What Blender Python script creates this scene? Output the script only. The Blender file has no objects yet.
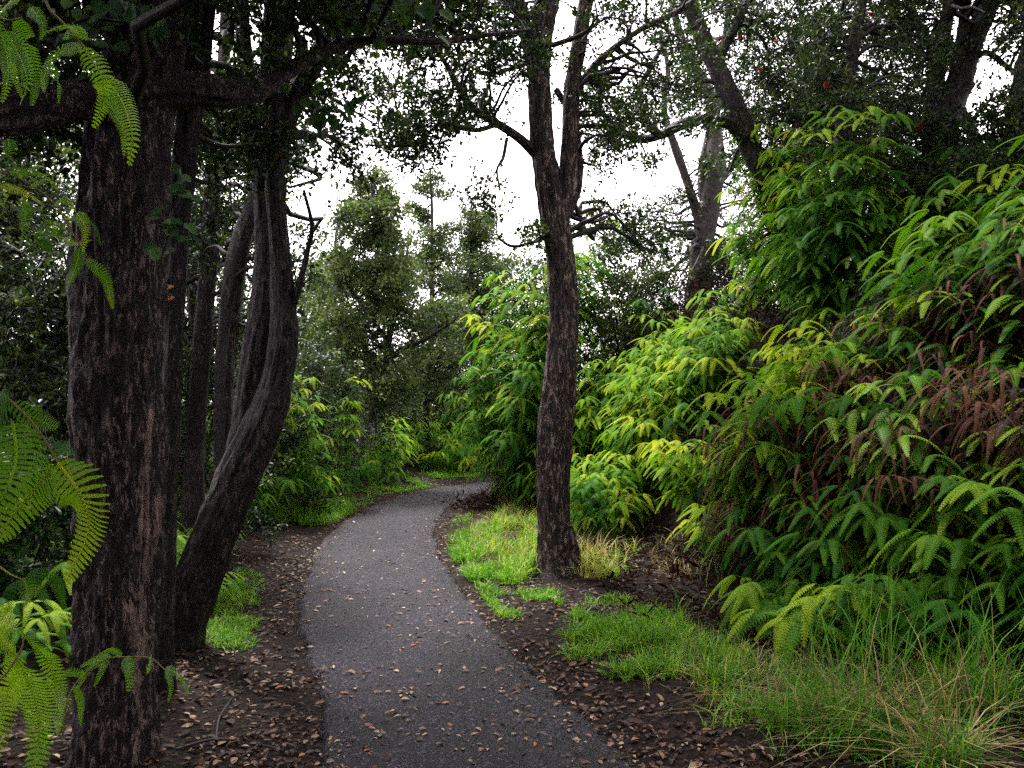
import bpy, math, random
import numpy as np
from mathutils import Vector

# ------------------------------------------------------------------ camera, sky, sun, exposure
S = bpy.context.scene
COL = S.collection
FPX, HY, EYE = 850.0, 405.0, 1.6           # focal length in pixels, horizon row, eye height

cam_d = bpy.data.cameras.new('camera')
cam = bpy.data.objects.new('camera', cam_d)
COL.objects.link(cam)
cam.location = (0, 0, EYE)
cam.rotation_euler = (math.radians(90), 0, 0)
cam_d.sensor_width = 36
cam_d.lens = FPX / 1024 * 36
cam_d.shift_y = (HY - 384) / 1024
cam_d.clip_start, cam_d.clip_end = 0.05, 3000
S.camera = cam

SUN_EL, SUN_AZ = 62.0, 335.0               # degrees; azimuth clockwise from +Y (straight ahead)
W = bpy.data.worlds.new('World')
S.world = W
W.use_nodes = True
nt = W.node_tree
nt.nodes.clear()
sky = nt.nodes.new('ShaderNodeTexSky')
sky.sky_type = 'NISHITA'
sky.sun_disc = False
sky.sun_elevation = math.radians(SUN_EL)
sky.sun_rotation = math.radians(SUN_AZ)
sky.dust_density = 3.0
hs = nt.nodes.new('ShaderNodeHueSaturation')
hs.inputs['Saturation'].default_value = 0.10
hs.inputs['Value'].default_value = 1.0
mx = nt.nodes.new('ShaderNodeMix')
mx.data_type = 'RGBA'
mx.inputs['Factor'].default_value = 0.65
mx.inputs['B'].default_value = (9.8, 8.9, 9.5, 1)      # even overcast cloud
bg = nt.nodes.new('ShaderNodeBackground')
bg.inputs['Strength'].default_value = 0.09
ow = nt.nodes.new('ShaderNodeOutputWorld')
nt.links.new(sky.outputs['Color'], hs.inputs['Color'])
nt.links.new(hs.outputs['Color'], mx.inputs['A'])
nt.links.new(mx.outputs['Result'], bg.inputs['Color'])
nt.links.new(bg.outputs['Background'], ow.inputs['Surface'])

sun_d = bpy.data.lights.new('sun', 'SUN')
sun_d.energy = 1.5
sun_d.angle = math.radians(12)
sun_d.color = (1.0, 0.97, 0.92)
sun = bpy.data.objects.new('sun', sun_d)
COL.objects.link(sun)
az, el = math.radians(SUN_AZ), math.radians(SUN_EL)
to_sun = Vector((math.sin(az) * math.cos(el), math.cos(az) * math.cos(el), math.sin(el)))
sun.rotation_euler = to_sun.to_track_quat('Z', 'Y').to_euler()
sun.location = (0, 0, 40)

S.view_settings.view_transform = 'Standard'
S.view_settings.look = 'None'
S.view_settings.exposure = 2.7
S.view_settings.gamma = 1.0
S.render.engine = 'CYCLES'
cy = S.cycles
cy.max_bounces, cy.diffuse_bounces, cy.glossy_bounces = 5, 3, 2
cy.transmission_bounces, cy.transparent_max_bounces, cy.volume_bounces = 3, 4, 0
cy.sample_clamp_indirect = 6
cy.use_denoising = False
try:
    cy.denoiser = 'OPENIMAGEDENOISE'
    cy.denoising_prefilter = 'ACCURATE'
except Exception:
    pass

R = np.random.default_rng(7)
random.seed(7)

# ------------------------------------------------------------------ helpers
def P(px, py, d):
    """world point seen at pixel (px, py) at d metres ahead"""
    return np.array([(px - 512) / FPX * d, d, EYE + (HY - py) / FPX * d])

def unit(a):
    a = np.asarray(a, float)
    return a / np.maximum(np.linalg.norm(a, axis=-1, keepdims=True), 1e-9)

def vnoise(p, seed=0):
    """value noise in 0..1 for (n,3) points"""
    p = np.asarray(p, float)
    i = np.floor(p).astype(np.int64)
    f = p - i
    f = f * f * (3 - 2 * f)
    def h(ix, iy, iz):
        n = (ix * 374761393 + iy * 668265263 + iz * 2147483647 + seed * 1274126177) & 0xffffffff
        n = ((n ^ (n >> 13)) * 1274126177) & 0xffffffff
        n = n ^ (n >> 16)
        return (n & 0xffff) / 65535.0
    r = 0
    for dx in (0, 1):
        for dy in (0, 1):
            for dz in (0, 1):
                w = (f[:, 0] if dx else 1 - f[:, 0]) * (f[:, 1] if dy else 1 - f[:, 1]) * (f[:, 2] if dz else 1 - f[:, 2])
                r = r + w * h(i[:, 0] + dx, i[:, 1] + dy, i[:, 2] + dz)
    return r

class Geo:
    """collects quads (and a tone per vertex) and links them as one mesh object"""
    def __init__(self):
        self.v, self.f, self.t, self.n = [], [], [], 0
    def add(self, V, F, tone=0.5):
        V = np.asarray(V, float).reshape(-1, 3)
        F = np.asarray(F, np.int64).reshape(-1, 4)
        self.v.append(V)
        self.f.append(F + self.n)
        self.t.append(np.broadcast_to(np.asarray(tone, float), (len(V),)))
        self.n += len(V)
    def mesh(self, name, mat, smooth=False):
        me = bpy.data.meshes.new(name)
        V = np.concatenate(self.v) if self.v else np.zeros((0, 3))
        F = np.concatenate(self.f) if self.f else np.zeros((0, 4), np.int64)
        T = np.concatenate(self.t) if self.t else np.zeros(0)
        me.vertices.add(len(V))
        me.vertices.foreach_set('co', V.astype(np.float32).ravel())
        me.loops.add(F.size)
        me.loops.foreach_set('vertex_index', F.astype(np.int32).ravel())
        me.polygons.add(len(F))
        me.polygons.foreach_set('loop_start', np.arange(0, F.size, 4, dtype=np.int32))
        if smooth:
            me.polygons.foreach_set('use_smooth', np.ones(len(F), bool))
        a = me.attributes.new('tone', 'FLOAT', 'POINT')
        a.data.foreach_set('value', T.astype(np.float32))
        me.materials.append(mat)
        me.update(calc_edges=True)
        return me
    def obj(self, name, mat, parent=None, smooth=False):
        o = bpy.data.objects.new(name, self.mesh(name, mat, smooth))
        COL.objects.link(o)
        if parent is not None:
            o.parent = parent
            o.matrix_parent_inverse.identity()
            o.location = -parent.location if parent.get('world_built') else Vector((0, 0, 0))
        return o

def tag(o, label=None, cat=None, group=None, kind=None):
    for k, v in (('label', label), ('category', cat), ('group', group), ('kind', kind)):
        if v:
            o[k] = v
    return o

def thing(name, loc, label, cat, group=None, world_built=False):
    o = bpy.data.objects.new(name, None)
    o.empty_display_size = 0.1
    COL.objects.link(o)
    o.location = tuple(float(c) for c in loc)
    if world_built:
        o['world_built'] = 1            # its parts are modelled in world coordinates
    return tag(o, label, cat, group)

def copy_thing(root, loc, rot, scale, label, group):
    r = root.copy()
    COL.objects.link(r)
    r.location, r.rotation_euler, r.scale = loc, rot, (scale,) * 3
    r['label'], r['group'] = label, group
    for ch in list(root.children):
        c = ch.copy()
        COL.objects.link(c)
        c.parent = r
    return r

def catmull(pts, m):
    """dense curve through control rows, m samples per span"""
    p = np.asarray(pts, float)
    p = np.vstack([2 * p[0] - p[1], p, 2 * p[-1] - p[-2]])
    out = []
    for i in range(1, len(p) - 2):
        t = np.linspace(0, 1, m, endpoint=False)[:, None]
        a, b, c, d = p[i - 1], p[i], p[i + 1], p[i + 2]
        out.append(0.5 * (2 * b + (c - a) * t + (2 * a - 5 * b + 4 * c - d) * t ** 2 + (3 * b - a - 3 * c + d) * t ** 3))
    out.append(p[-2][None])
    return np.vstack(out)

def tube(g, pts, rad, sides=8, tone=0.5, rough=0.0, seed=0, freq=(9, 2.2)):
    pts, rad = np.asarray(pts, float), np.asarray(rad, float)
    n = len(pts)
    T = unit(np.gradient(pts, axis=0))
    ref = np.array([1.0, 0, 0]) if abs(T[0][0]) < 0.8 else np.array([0, 1.0, 0])
    U = np.zeros_like(pts)
    u = unit(ref - T[0] * ref.dot(T[0]))
    for i in range(n):
        u = unit(u - T[i] * u.dot(T[i]))
        U[i] = u
    Vv = np.cross(T, U)
    a = np.linspace(0, 2 * math.pi, sides, endpoint=False)
    rr = np.repeat(rad[:, None], sides, 1)
    if rough:
        L = np.concatenate([[0], np.cumsum(np.linalg.norm(np.diff(pts, axis=0), axis=1))])
        ca, sa = np.cos(a)[None] * np.ones((n, 1)), np.sin(a)[None] * np.ones((n, 1))
        LL = L[:, None] * np.ones((1, sides))
        k1, k2 = freq
        q = lambda f, fl, s: vnoise(np.stack([ca * f + 7, sa * f + 7, LL * fl + 3], -1).reshape(-1, 3), seed + s).reshape(n, sides)
        rr = rr * (1 + rough * (1.6 * (q(1.3, 0.9 * k2, 1) - .5) + 1.1 * (q(k1 * .5, 1.5 * k2, 2) - .5) + 0.8 * (q(k1, 3.0 * k2, 3) - .5) + .5 * (q(k1 * 2.1, 7 * k2, 4) - .5)))
    V = pts[:, None] + rr[..., None] * (np.cos(a)[None, :, None] * U[:, None] + np.sin(a)[None, :, None] * Vv[:, None])
    i, j = np.meshgrid(np.arange(n - 1), np.arange(sides), indexing='ij')
    j2 = (j + 1) % sides
    F = np.stack([i * sides + j, i * sides + j2, (i + 1) * sides + j2, (i + 1) * sides + j], -1)
    g.add(V, F, tone)

def sticks(g, A, B, r, tone=0.5, sag=0.0):
    """many thin three-sided twigs from A to B at once, bent in the middle"""
    A, B = np.asarray(A, float), np.asarray(B, float)
    n = len(A)
    if n == 0:
        return
    M = (A + B) / 2 + R.normal(0, 1, (n, 3)) * np.linalg.norm(B - A, axis=1)[:, None] * .09
    M[:, 2] += sag * np.linalg.norm(B - A, axis=1)
    D = unit(B - A)
    s = unit(np.cross(D, np.where(np.abs(D[:, 2:3]) > .9, np.array([[1., 0, 0]]), np.array([[0, 0, 1.]]))))
    t = np.cross(D, s)
    r = np.broadcast_to(r, (n,))[:, None]
    rings = []
    for C, k in ((A, 1.0), (M, .75), (B, .35)):
        for q in range(3):
            ang = q * 2.0944
            rings.append(C + r * k * (math.cos(ang) * s + math.sin(ang) * t))
    V = np.stack(rings, 1)
    base = (np.arange(n) * 9)[:, None]
    fs = []
    for lv in (0, 3):
        for q in range(3):
            q2 = (q + 1) % 3
            fs.append(base + np.array([lv + q, lv + q2, lv + 3 + q2, lv + 3 + q]))
    g.add(V, np.stack(fs, 1), tone)

def leaves(g, C, D, N, L, Wd, tone, fine=True):
    """leaf blades folded on the midrib: base C, direction D, face normal N"""
    n = len(C)
    D = unit(D)
    Sd = unit(np.cross(D, N))
    Nn = np.cross(Sd, D)
    L, Wd = np.broadcast_to(L, (n,))[:, None], np.broadcast_to(Wd, (n,))[:, None]
    if fine:
        V = np.stack([C,
                      C + D * L * .30 + Sd * Wd * .46 + Nn * Wd * .16,
                      C + D * L * .72 + Sd * Wd * .40 + Nn * Wd * .10,
                      C + D * L - Nn * L * .10,
                      C + D * L * .72 - Sd * Wd * .40 + Nn * Wd * .10,
                      C + D * L * .30 - Sd * Wd * .46 + Nn * Wd * .16], 1)
        b = (np.arange(n) * 6)[:, None]
        F = np.stack([b + np.array([0, 1, 2, 3]), b + np.array([0, 3, 4, 5])], 1)
        k = 6
    else:
        V = np.stack([C, C + D * L * .5 + Sd * Wd * .5 + Nn * Wd * .12, C + D * L, C + D * L * .5 - Sd * Wd * .5 + Nn * Wd * .12], 1)
        F = (np.arange(n) * 4)[:, None] + np.array([0, 1, 2, 3])
        k = 4
    g.add(V, F, np.repeat(np.broadcast_to(tone, (n,)), k))

# ------------------------------------------------------------------ materials
def new_mat(name):
    m = bpy.data.materials.new(name)
    m.use_nodes = True
    t = m.node_tree
    t.nodes.clear()
    return m, t, t.nodes.new('ShaderNodeOutputMaterial')

def nd(t, kind, **kw):
    n = t.nodes.new(kind)
    for k, v in kw.items():
        if k in n.inputs:
            n.inputs[k].default_value = v
        else:
            setattr(n, k, v)
    return n

def ramp(t, src, stops):
    r = nd(t, 'ShaderNodeValToRGB')
    e = r.color_ramp.elements
    while len(e) < len(stops):
        e.new(0.5)
    for q, (p, c) in zip(e, stops):
        q.position = p
        q.color = (*c, 1)
    t.links.new(src, r.inputs['Fac'])
    return r.outputs['Color']

def math_n(t, op, a, b=None, c=None):
    n = nd(t, 'ShaderNodeMath', operation=op)
    for i, x in enumerate((a, b, c)):
        if x is None:
            continue
        if isinstance(x, (int, float)):
            n.inputs[i].default_value = x
        else:
            t.links.new(x, n.inputs[i])
    return n.outputs[0]

def leaf_mat(name, stops, trans=0.35, rough=0.55, spread=0.35, noise=0.25, nscale=3.0, spec=0.18):
    m, t, out = new_mat(name)
    at = nd(t, 'ShaderNodeAttribute', attribute_name='tone')
    oi = nd(t, 'ShaderNodeObjectInfo')
    gm = nd(t, 'ShaderNodeNewGeometry')
    nz = nd(t, 'ShaderNodeTexNoise', Scale=nscale, Detail=2.0)
    t.links.new(gm.outputs['Position'], nz.inputs['Vector'])
    v = math_n(t, 'MULTIPLY_ADD', math_n(t, 'SUBTRACT', oi.outputs['Random'], 0.5), spread, at.outputs['Fac'])
    v = math_n(t, 'MULTIPLY_ADD', math_n(t, 'SUBTRACT', nz.outputs['Fac'], 0.5), noise * 2, v)
    col = ramp(t, v, stops)
    bs = nd(t, 'ShaderNodeBsdfPrincipled', Roughness=rough)
    bs.inputs['Specular IOR Level'].default_value = spec
    t.links.new(col, bs.inputs['Base Color'])
    tr = nd(t, 'ShaderNodeBsdfTranslucent')
    br = nd(t, 'ShaderNodeMixRGB', blend_type='MULTIPLY')
    br.inputs['Fac'].default_value = 1
    br.inputs['Color2'].default_value = (1.25, 1.25, 0.55, 1)
    t.links.new(col, br.inputs['Color1'])
    t.links.new(br.outputs['Color'], tr.inputs['Color'])
    mxs = nd(t, 'ShaderNodeMixShader')
    mxs.inputs['Fac'].default_value = trans
    t.links.new(bs.outputs[0], mxs.inputs[1])
    t.links.new(tr.outputs[0], mxs.inputs[2])
    t.links.new(mxs.outputs[0], out.inputs['Surface'])
    return m

def bark_mat(name, dark, mid, pale, scale=1.0, pale_amt=0.58, strip=None, bump=1.0):
    """fissured bark: streaks run up the stem; strip = (colour, amount) of torn bark showing wood"""
    m, t, out = new_mat(name)
    gm = nd(t, 'ShaderNodeNewGeometry')
    def stretched(sx, sz, det=6.0, loc=(0, 0, 0), rough=.62):
        mp = nd(t, 'ShaderNodeMapping')
        mp.inputs['Scale'].default_value = (sx * scale, sx * scale, sz * scale)
        mp.inputs['Location'].default_value = loc
        t.links.new(gm.outputs['Position'], mp.inputs['Vector'])
        n = nd(t, 'ShaderNodeTexNoise', Scale=1.0, Detail=det, Roughness=rough)
        n.inputs['Distortion'].default_value = .5
        t.links.new(mp.outputs[0], n.inputs['Vector'])
        return n.outputs['Fac']
    fine = stretched(44, 9, 8.0, (0, 0, 0), .7)
    grain = stretched(95, 26, 4.0, (3, 1, 2))
    patch = stretched(7, 3.0, 5.0, (9, 4, 1))
    flake = stretched(48, 15, 3.0, (1, 7, 5), .75)
    col = ramp(t, fine, [(.30, dark), (.52, mid), (.72, tuple(min(1, c * 1.9) for c in mid))])
    fl = math_n(t, 'MULTIPLY', math_n(t, 'SMOOTH_MIN', 1.0, math_n(t, 'MAXIMUM', 0, math_n(t, 'MULTIPLY', math_n(t, 'SUBTRACT', patch, pale_amt - .07), 7)), .2),
                math_n(t, 'MINIMUM', 1.0, math_n(t, 'MAXIMUM', 0, math_n(t, 'MULTIPLY', math_n(t, 'SUBTRACT', flake, .53), 14))))
    mix = nd(t, 'ShaderNodeMixRGB')
    t.links.new(fl, mix.inputs['Fac'])
    t.links.new(col, mix.inputs['Color1'])
    mix.inputs['Color2'].default_value = (*pale, 1)
    last = mix.outputs['Color']
    if strip:
        at = nd(t, 'ShaderNodeAttribute', attribute_name='tone')
        sm = math_n(t, 'MINIMUM', 1.0, math_n(t, 'MAXIMUM', 0, math_n(t, 'MULTIPLY', math_n(t, 'SUBTRACT', math_n(t, 'ADD', at.outputs['Fac'], math_n(t, 'MULTIPLY', math_n(t, 'SUBTRACT', stretched(20, 5, 6.0, (2, 2, 8), .7), .5), 3.2)), .80), 5)))
        wood = ramp(t, stretched(50, 6, 4.0, (5, 5, 3)), [(.3, tuple(c * .35 for c in strip)), (.5, strip), (.68, tuple(min(1, c * 1.9) for c in strip))])
        m2 = nd(t, 'ShaderNodeMixRGB')
        t.links.new(sm, m2.inputs['Fac'])
        t.links.new(last, m2.inputs['Color1'])
        t.links.new(wood, m2.inputs['Color2'])
        last = m2.outputs['Color']
    bs = nd(t, 'ShaderNodeBsdfPrincipled', Roughness=.62)
    bs.inputs['Specular IOR Level'].default_value = .35
    t.links.new(last, bs.inputs['Base Color'])
    h = math_n(t, 'ADD', fine, math_n(t, 'MULTIPLY', grain, .55))
    bp = nd(t, 'ShaderNodeBump', Strength=bump, Distance=.05)
    t.links.new(h, bp.inputs['Height'])
    t.links.new(bp.outputs[0], bs.inputs['Normal'])
    t.links.new(bs.outputs[0], out.inputs['Surface'])
    return m

def soil_mat():
    m, t, out = new_mat('soil')
    gm = nd(t, 'ShaderNodeNewGeometry')
    n1 = nd(t, 'ShaderNodeTexNoise', Scale=1.3, Detail=5.0)
    n2 = nd(t, 'ShaderNodeTexNoise', Scale=26.0, Detail=6.0, Roughness=.7)
    vo = nd(t, 'ShaderNodeTexVoronoi', Scale=34.0)
    for n in (n1, n2, vo):
        t.links.new(gm.outputs['Position'], n.inputs['Vector'])
    c1 = ramp(t, n2.outputs['Fac'], [(.3, (.0022, .0013, .0012)), (.52, (.0075, .0043, .0036)), (.72, (.028, .0155, .011))])
    c2 = ramp(t, vo.outputs['Color'], [(.2, (.0027, .0016, .0015)), (.6, (.0135, .0072, .0052)), (.9, (.055, .031, .021))])
    mix = nd(t, 'ShaderNodeMixRGB')
    t.links.new(math_n(t, 'MULTIPLY', n1.outputs['Fac'], .9), mix.inputs['Fac'])
    t.links.new(c1, mix.inputs['Color1'])
    t.links.new(c2, mix.inputs['Color2'])
    bs = nd(t, 'ShaderNodeBsdfPrincipled', Roughness=.8)
    bs.inputs['Specular IOR Level'].default_value = .1
    t.links.new(mix.outputs[0], bs.inputs['Base Color'])
    bp = nd(t, 'ShaderNodeBump', Strength=.9, Distance=.03)
    t.links.new(math_n(t, 'ADD', n2.outputs['Fac'], vo.outputs['Distance']), bp.inputs['Height'])
    t.links.new(bp.outputs[0], bs.inputs['Normal'])
    t.links.new(bs.outputs[0], out.inputs['Surface'])
    return m

def asphalt_mat():
    m, t, out = new_mat('asphalt')
    gm = nd(t, 'ShaderNodeNewGeometry')
    vo = nd(t, 'ShaderNodeTexVoronoi', Scale=95.0)
    n1 = nd(t, 'ShaderNodeTexNoise', Scale=1.1, Detail=8.0, Roughness=.68)
    n2 = nd(t, 'ShaderNodeTexNoise', Scale=60.0, Detail=4.0, Roughness=.7)
    for n in (vo, n1, n2):
        t.links.new(gm.outputs['Position'], n.inputs['Vector'])
    agg = ramp(t, vo.outputs['Color'], [(.1, (.0010, .0006, .0018)), (.45, (.0042, .0028, .0072)), (.75, (.0155, .0115, .0210)), (.93, (.11, .085, .105))])
    wear = ramp(t, n1.outputs['Fac'], [(.34, (.50, .50, .54)), (.52, (.95, .93, .95)), (.70, (1.5, 1.45, 1.42))])
    mul = nd(t, 'ShaderNodeMixRGB', blend_type='MULTIPLY')
    mul.inputs['Fac'].default_value = 1
    t.links.new(agg, mul.inputs['Color1'])
    t.links.new(wear, mul.inputs['Color2'])
    bs = nd(t, 'ShaderNodeBsdfPrincipled')
    bs.inputs['Specular IOR Level'].default_value = .15
    t.links.new(mul.outputs[0], bs.inputs['Base Color'])
    t.links.new(ramp(t, n1.outputs['Fac'], [(.3, (.36,) * 3), (.75, (.52,) * 3)]), bs.inputs['Roughness'])
    bp = nd(t, 'ShaderNodeBump', Strength=.8, Distance=.010)
    t.links.new(math_n(t, 'ADD', vo.outputs['Distance'], n2.outputs['Fac']), bp.inputs['Height'])
    t.links.new(bp.outputs[0], bs.inputs['Normal'])
    t.links.new(bs.outputs[0], out.inputs['Surface'])
    return m

M_SOIL, M_ASPHALT = soil_mat(), asphalt_mat()
M_FERN = leaf_mat('fern_green', [(.05, (.011, .055, .004)), (.35, (.034, .130, .006)), (.62, (.10, .235, .009)), (.85, (.22, .34, .014)), (1, (.37, .42, .03))], .40, .6, .6, .34, .9, .05)
M_FERN_DARK = leaf_mat('fern_shaded_green', [(.05, (.007, .042, .004)), (.4, (.024, .100, .007)), (.75, (.070, .180, .010)), (1, (.22, .33, .018))], .36, .6, .55, .34, .9, .06)  # fern green darkened for ferns in shade; the shade is in the colour
M_FERN_LIT = leaf_mat('fern_lit_green', [(.0, (.035, .150, .010)), (.45, (.11, .28, .012)), (.8, (.24, .40, .016)), (1, (.34, .46, .04))], .5, .45, .2, .2, 6)  # fresh fern green brightened for lit fronds; the light is in the colour
M_FERN_DEAD = leaf_mat('fern_dead', [(.0, (.005, .002, .002)), (.4, (.017, .0055, .0045)), (.75, (.050, .016, .010)), (1, (.13, .06, .03))], .2, .7, .8, .4, 2, .12)
M_CROWN = leaf_mat('crown_leaf', [(.0, (.005, .014, .007)), (.45, (.016, .036, .013)), (.8, (.045, .080, .018)), (1, (.12, .16, .035))], .32, .42, .12, .25, 1.2, .3)
M_CROWN_FAR = leaf_mat('crown_leaf_olive', [(.0, (.014, .032, .014)), (.45, (.040, .070, .027)), (.8, (.085, .125, .042)), (1, (.17, .20, .07))], .38, .5, .2, .25, .7)  # olive leaf, lightened in colour so far crowns look hazy and sky-lit
M_CROWN_FRESH = leaf_mat('crown_leaf_fresh', [(.0, (.03, .07, .014)), (.45, (.08, .15, .02)), (.8, (.16, .24, .03)), (1, (.25, .30, .06))], .4, .45, .2, .25, .7)
M_ROUND = leaf_mat('round_leaf', [(.0, (.015, .045, .022)), (.5, (.035, .085, .035)), (.85, (.08, .15, .04)), (1, (.14, .2, .05))], .35, .35, .1, .2, 5)
M_GRASS = leaf_mat('grass_green', [(.0, (.02, .09, .008)), (.35, (.09, .25, .014)), (.65, (.22, .38, .022)), (.85, (.40, .38, .08)), (1, (.52, .40, .18))], .38, .55, .1, .32, 5)
M_STRAW = leaf_mat('dry_grass', [(.0, (.06, .05, .018)), (.5, (.20, .155, .06)), (1, (.42, .33, .16))], .3, .6, .1, .25, 3)
M_LITTER = leaf_mat('dead_leaf', [(.0, (.012, .0055, .004)), (.35, (.034, .016, .010)), (.65, (.100, .054, .032)), (.85, (.225, .145, .088)), (1, (.36, .27, .19))], .12, .6, .35, .2, 8, .2)
M_ORANGE = leaf_mat('orange_leaf', [(.0, (.09, .025, .012)), (.5, (.22, .065, .028)), (1, (.34, .15, .07))], .15, .55, .5, .1, 8)
M_BARK_BIG = bark_mat('bark_flaking', (.0018, .0011, .0014), (.0150, .0085, .0088), (.21, .15, .13), 1.0, .43, (.21, .145, .120))
M_BARK = bark_mat('bark_dark', (.0016, .001, .0014), (.0100, .0062, .0066), (.11, .078, .070), .9, .495)
M_BARK_MID = bark_mat('bark_scaly', (.0026, .0016, .0019), (.0190, .0120, .0120), (.27, .185, .15), .75, .43)
M_BARK_PALE = bark_mat('bark_grey', (.018, .0125, .0135), (.055, .040, .040), (.16, .125, .12), .7, .58)
M_TWIG = bark_mat('twig_bark', (.005, .0035, .0036), (.016, .011, .011), (.06, .044, .04), 1.0, .66, None, .3)
M_STIPE = leaf_mat('fern_stipe', [(.0, (.045, .022, .012)), (.5, (.12, .085, .03)), (1, (.24, .26, .06))], .1, .5, .3, .1, 3)
M_FUNGUS = leaf_mat('fungus', [(.0, (.22, .08, .04)), (1, (.45, .22, .13))], .1, .55, .2, .4, 60)
M_RED = leaf_mat('red_bloom', [(.0, (.18, .010, .010)), (1, (.42, .03, .025))], .3, .5)

# ------------------------------------------------------------------ ground and path
RIGHT_EDGE = [(1.9, -8), (1.35, 0), (.95, 2), (.565, 3.75), (.26, 4.6), (-.01, 5.55), (-.34, 6.97), (-.83, 9.4), (-1.04, 11.8), (-.93, 14.0), (-.30, 15.9), (1.2, 17.4), (4, 18.6), (10, 20), (30, 22), (90, 24)]
LEFT_EDGE = [(.1, -8), (-.30, 0), (-.55, 2), (-.84, 3.75), (-1.03, 4.6), (-1.33, 5.55), (-1.74, 6.97), (-2.14, 9.4), (-2.28, 11.6), (-2.08, 14.4), (-1.30, 16.6), (.6, 18.6), (3.6, 20.0), (9.8, 21.6), (30, 23.6), (90, 25.6)]
ER, EL = catmull(RIGHT_EDGE, 14), catmull(LEFT_EDGE, 14)
CEN, HALF = (ER + EL) / 2, np.linalg.norm(ER - EL, axis=1) / 2
CT = unit(np.gradient(CEN, axis=0))
VERGE = np.interp(CEN[:, 1], [-8, 4, 6, 9, 11.5, 13.5, 15, 30], [2.3, 2.3, 1.9, 2.2, 2.0, .7, .5, .6])

def path_rel_exact(x, y):
    """distance beyond the path edge (negative on the asphalt), side (+1 right), verge width"""
    q = np.stack([np.ravel(x), np.ravel(y)], -1)
    dist, idx = np.empty(len(q)), np.empty(len(q), int)
    for s in range(0, len(q), 4000):
        dd = ((q[s:s + 4000, None] - CEN[None]) ** 2).sum(-1)
        idx[s:s + 4000] = dd.argmin(1)
        dist[s:s + 4000] = np.sqrt(dd.min(1))
    rel = q - CEN[idx]
    side = np.where(CT[idx, 0] * rel[:, 1] - CT[idx, 1] * rel[:, 0] < 0, 1, -1)
    lat = np.abs(CT[idx, 0] * rel[:, 1] - CT[idx, 1] * rel[:, 0])
    dist = np.where(dist < 3, np.maximum(lat, dist * .98), dist)
    return dist - HALF[idx], side, VERGE[idx]

BX, BY, BS = np.arange(-14, 16.01, .05), np.arange(-3, 30.01, .05), .05
_e, _s, _v = path_rel_exact(*np.meshgrid(BX, BY, indexing='ij'))
BE, BSD, BV = (a.reshape(len(BX), len(BY)) for a in (_e, _s, _v))

def path_rel(x, y):
    x, y = np.ravel(np.asarray(x, float)), np.ravel(np.asarray(y, float))
    inside = (x > BX[0]) & (x < BX[-2]) & (y > BY[0]) & (y < BY[-2])
    e, sd, vg = np.empty(len(x)), np.empty(len(x), int), np.empty(len(x))
    if inside.any():
        fx, fy = (x[inside] - BX[0]) / BS, (y[inside] - BY[0]) / BS
        i, j = fx.astype(int), fy.astype(int)
        u, w = fx - i, fy - j
        e[inside] = BE[i, j] * (1 - u) * (1 - w) + BE[i + 1, j] * u * (1 - w) + BE[i, j + 1] * (1 - u) * w + BE[i + 1, j + 1] * u * w
        ii, jj = np.round(fx).astype(int), np.round(fy).astype(int)
        sd[inside], vg[inside] = BSD[ii, jj], BV[ii, jj]
    if not inside.all():
        o = ~inside
        e[o], sd[o], vg[o] = path_rel_exact(x[o], y[o])
    return e, sd, vg

def gh(x, y):
    x, y = np.broadcast_arrays(np.asarray(x, float), np.asarray(y, float))
    e, side, vg = path_rel(x, y)
    z0 = np.zeros(len(e))
    p = np.stack([np.ravel(x), np.ravel(y), z0], -1)
    u = np.maximum(0, e - vg)
    sm = np.clip(u / .7, 0, 1)
    hr = 4.0 * (1 - np.exp(-u / 2.8)) * sm * sm * (3 - 2 * sm) + .06 * np.clip(e / 1.2, 0, 1)
    ul = np.maximum(0, e - .3)
    hl = .45 * (1 - np.exp(-ul / 3.0))
    hr = hr + .95 * (vnoise(p * .62 + 5, 21) - .5) * np.clip((u - .35) / 1.2, 0, 1)
    h = np.where(side > 0, hr, hl)
    amp = np.clip((e - .02) / .9, 0, 1)
    h = h + amp * (.16 * (vnoise(p * 1.1, 3) - .5) + .07 * (vnoise(p * 3.7, 5) - .5)) + np.clip((e - .02) / .3, 0, 1) * .02 * (vnoise(p * 11, 6) - .5)
    return (h - .03 * np.clip(1 - e / .12, 0, 1)).reshape(x.shape)

def grid_axis(lo, hi, step, far):
    a = list(np.arange(lo, hi + 1e-6, step))
    g1, g2, s = [], [], step
    x = hi
    while x < far:
        s *= 1.25
        x += s
        g1.append(x)
    s, x = step, lo
    while x > -far:
        s *= 1.25
        x -= s
        g2.append(x)
    return np.array(g2[::-1] + a + g1)
gx, gy = grid_axis(-7, 9, .11, 900), grid_axis(1.5, 22, .11, 900)
GX, GY = np.meshgrid(gx, gy, indexing='ij')
g = Geo()
i, j = np.meshgrid(np.arange(len(gx) - 1), np.arange(len(gy) - 1), indexing='ij')
n2 = len(gy)
g.add(np.stack([GX, GY, gh(GX, GY)], -1), np.stack([i * n2 + j, (i + 1) * n2 + j, (i + 1) * n2 + j + 1, i * n2 + j + 1], -1))
tag(g.obj('ground', M_SOIL, smooth=True), kind='structure')

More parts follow.
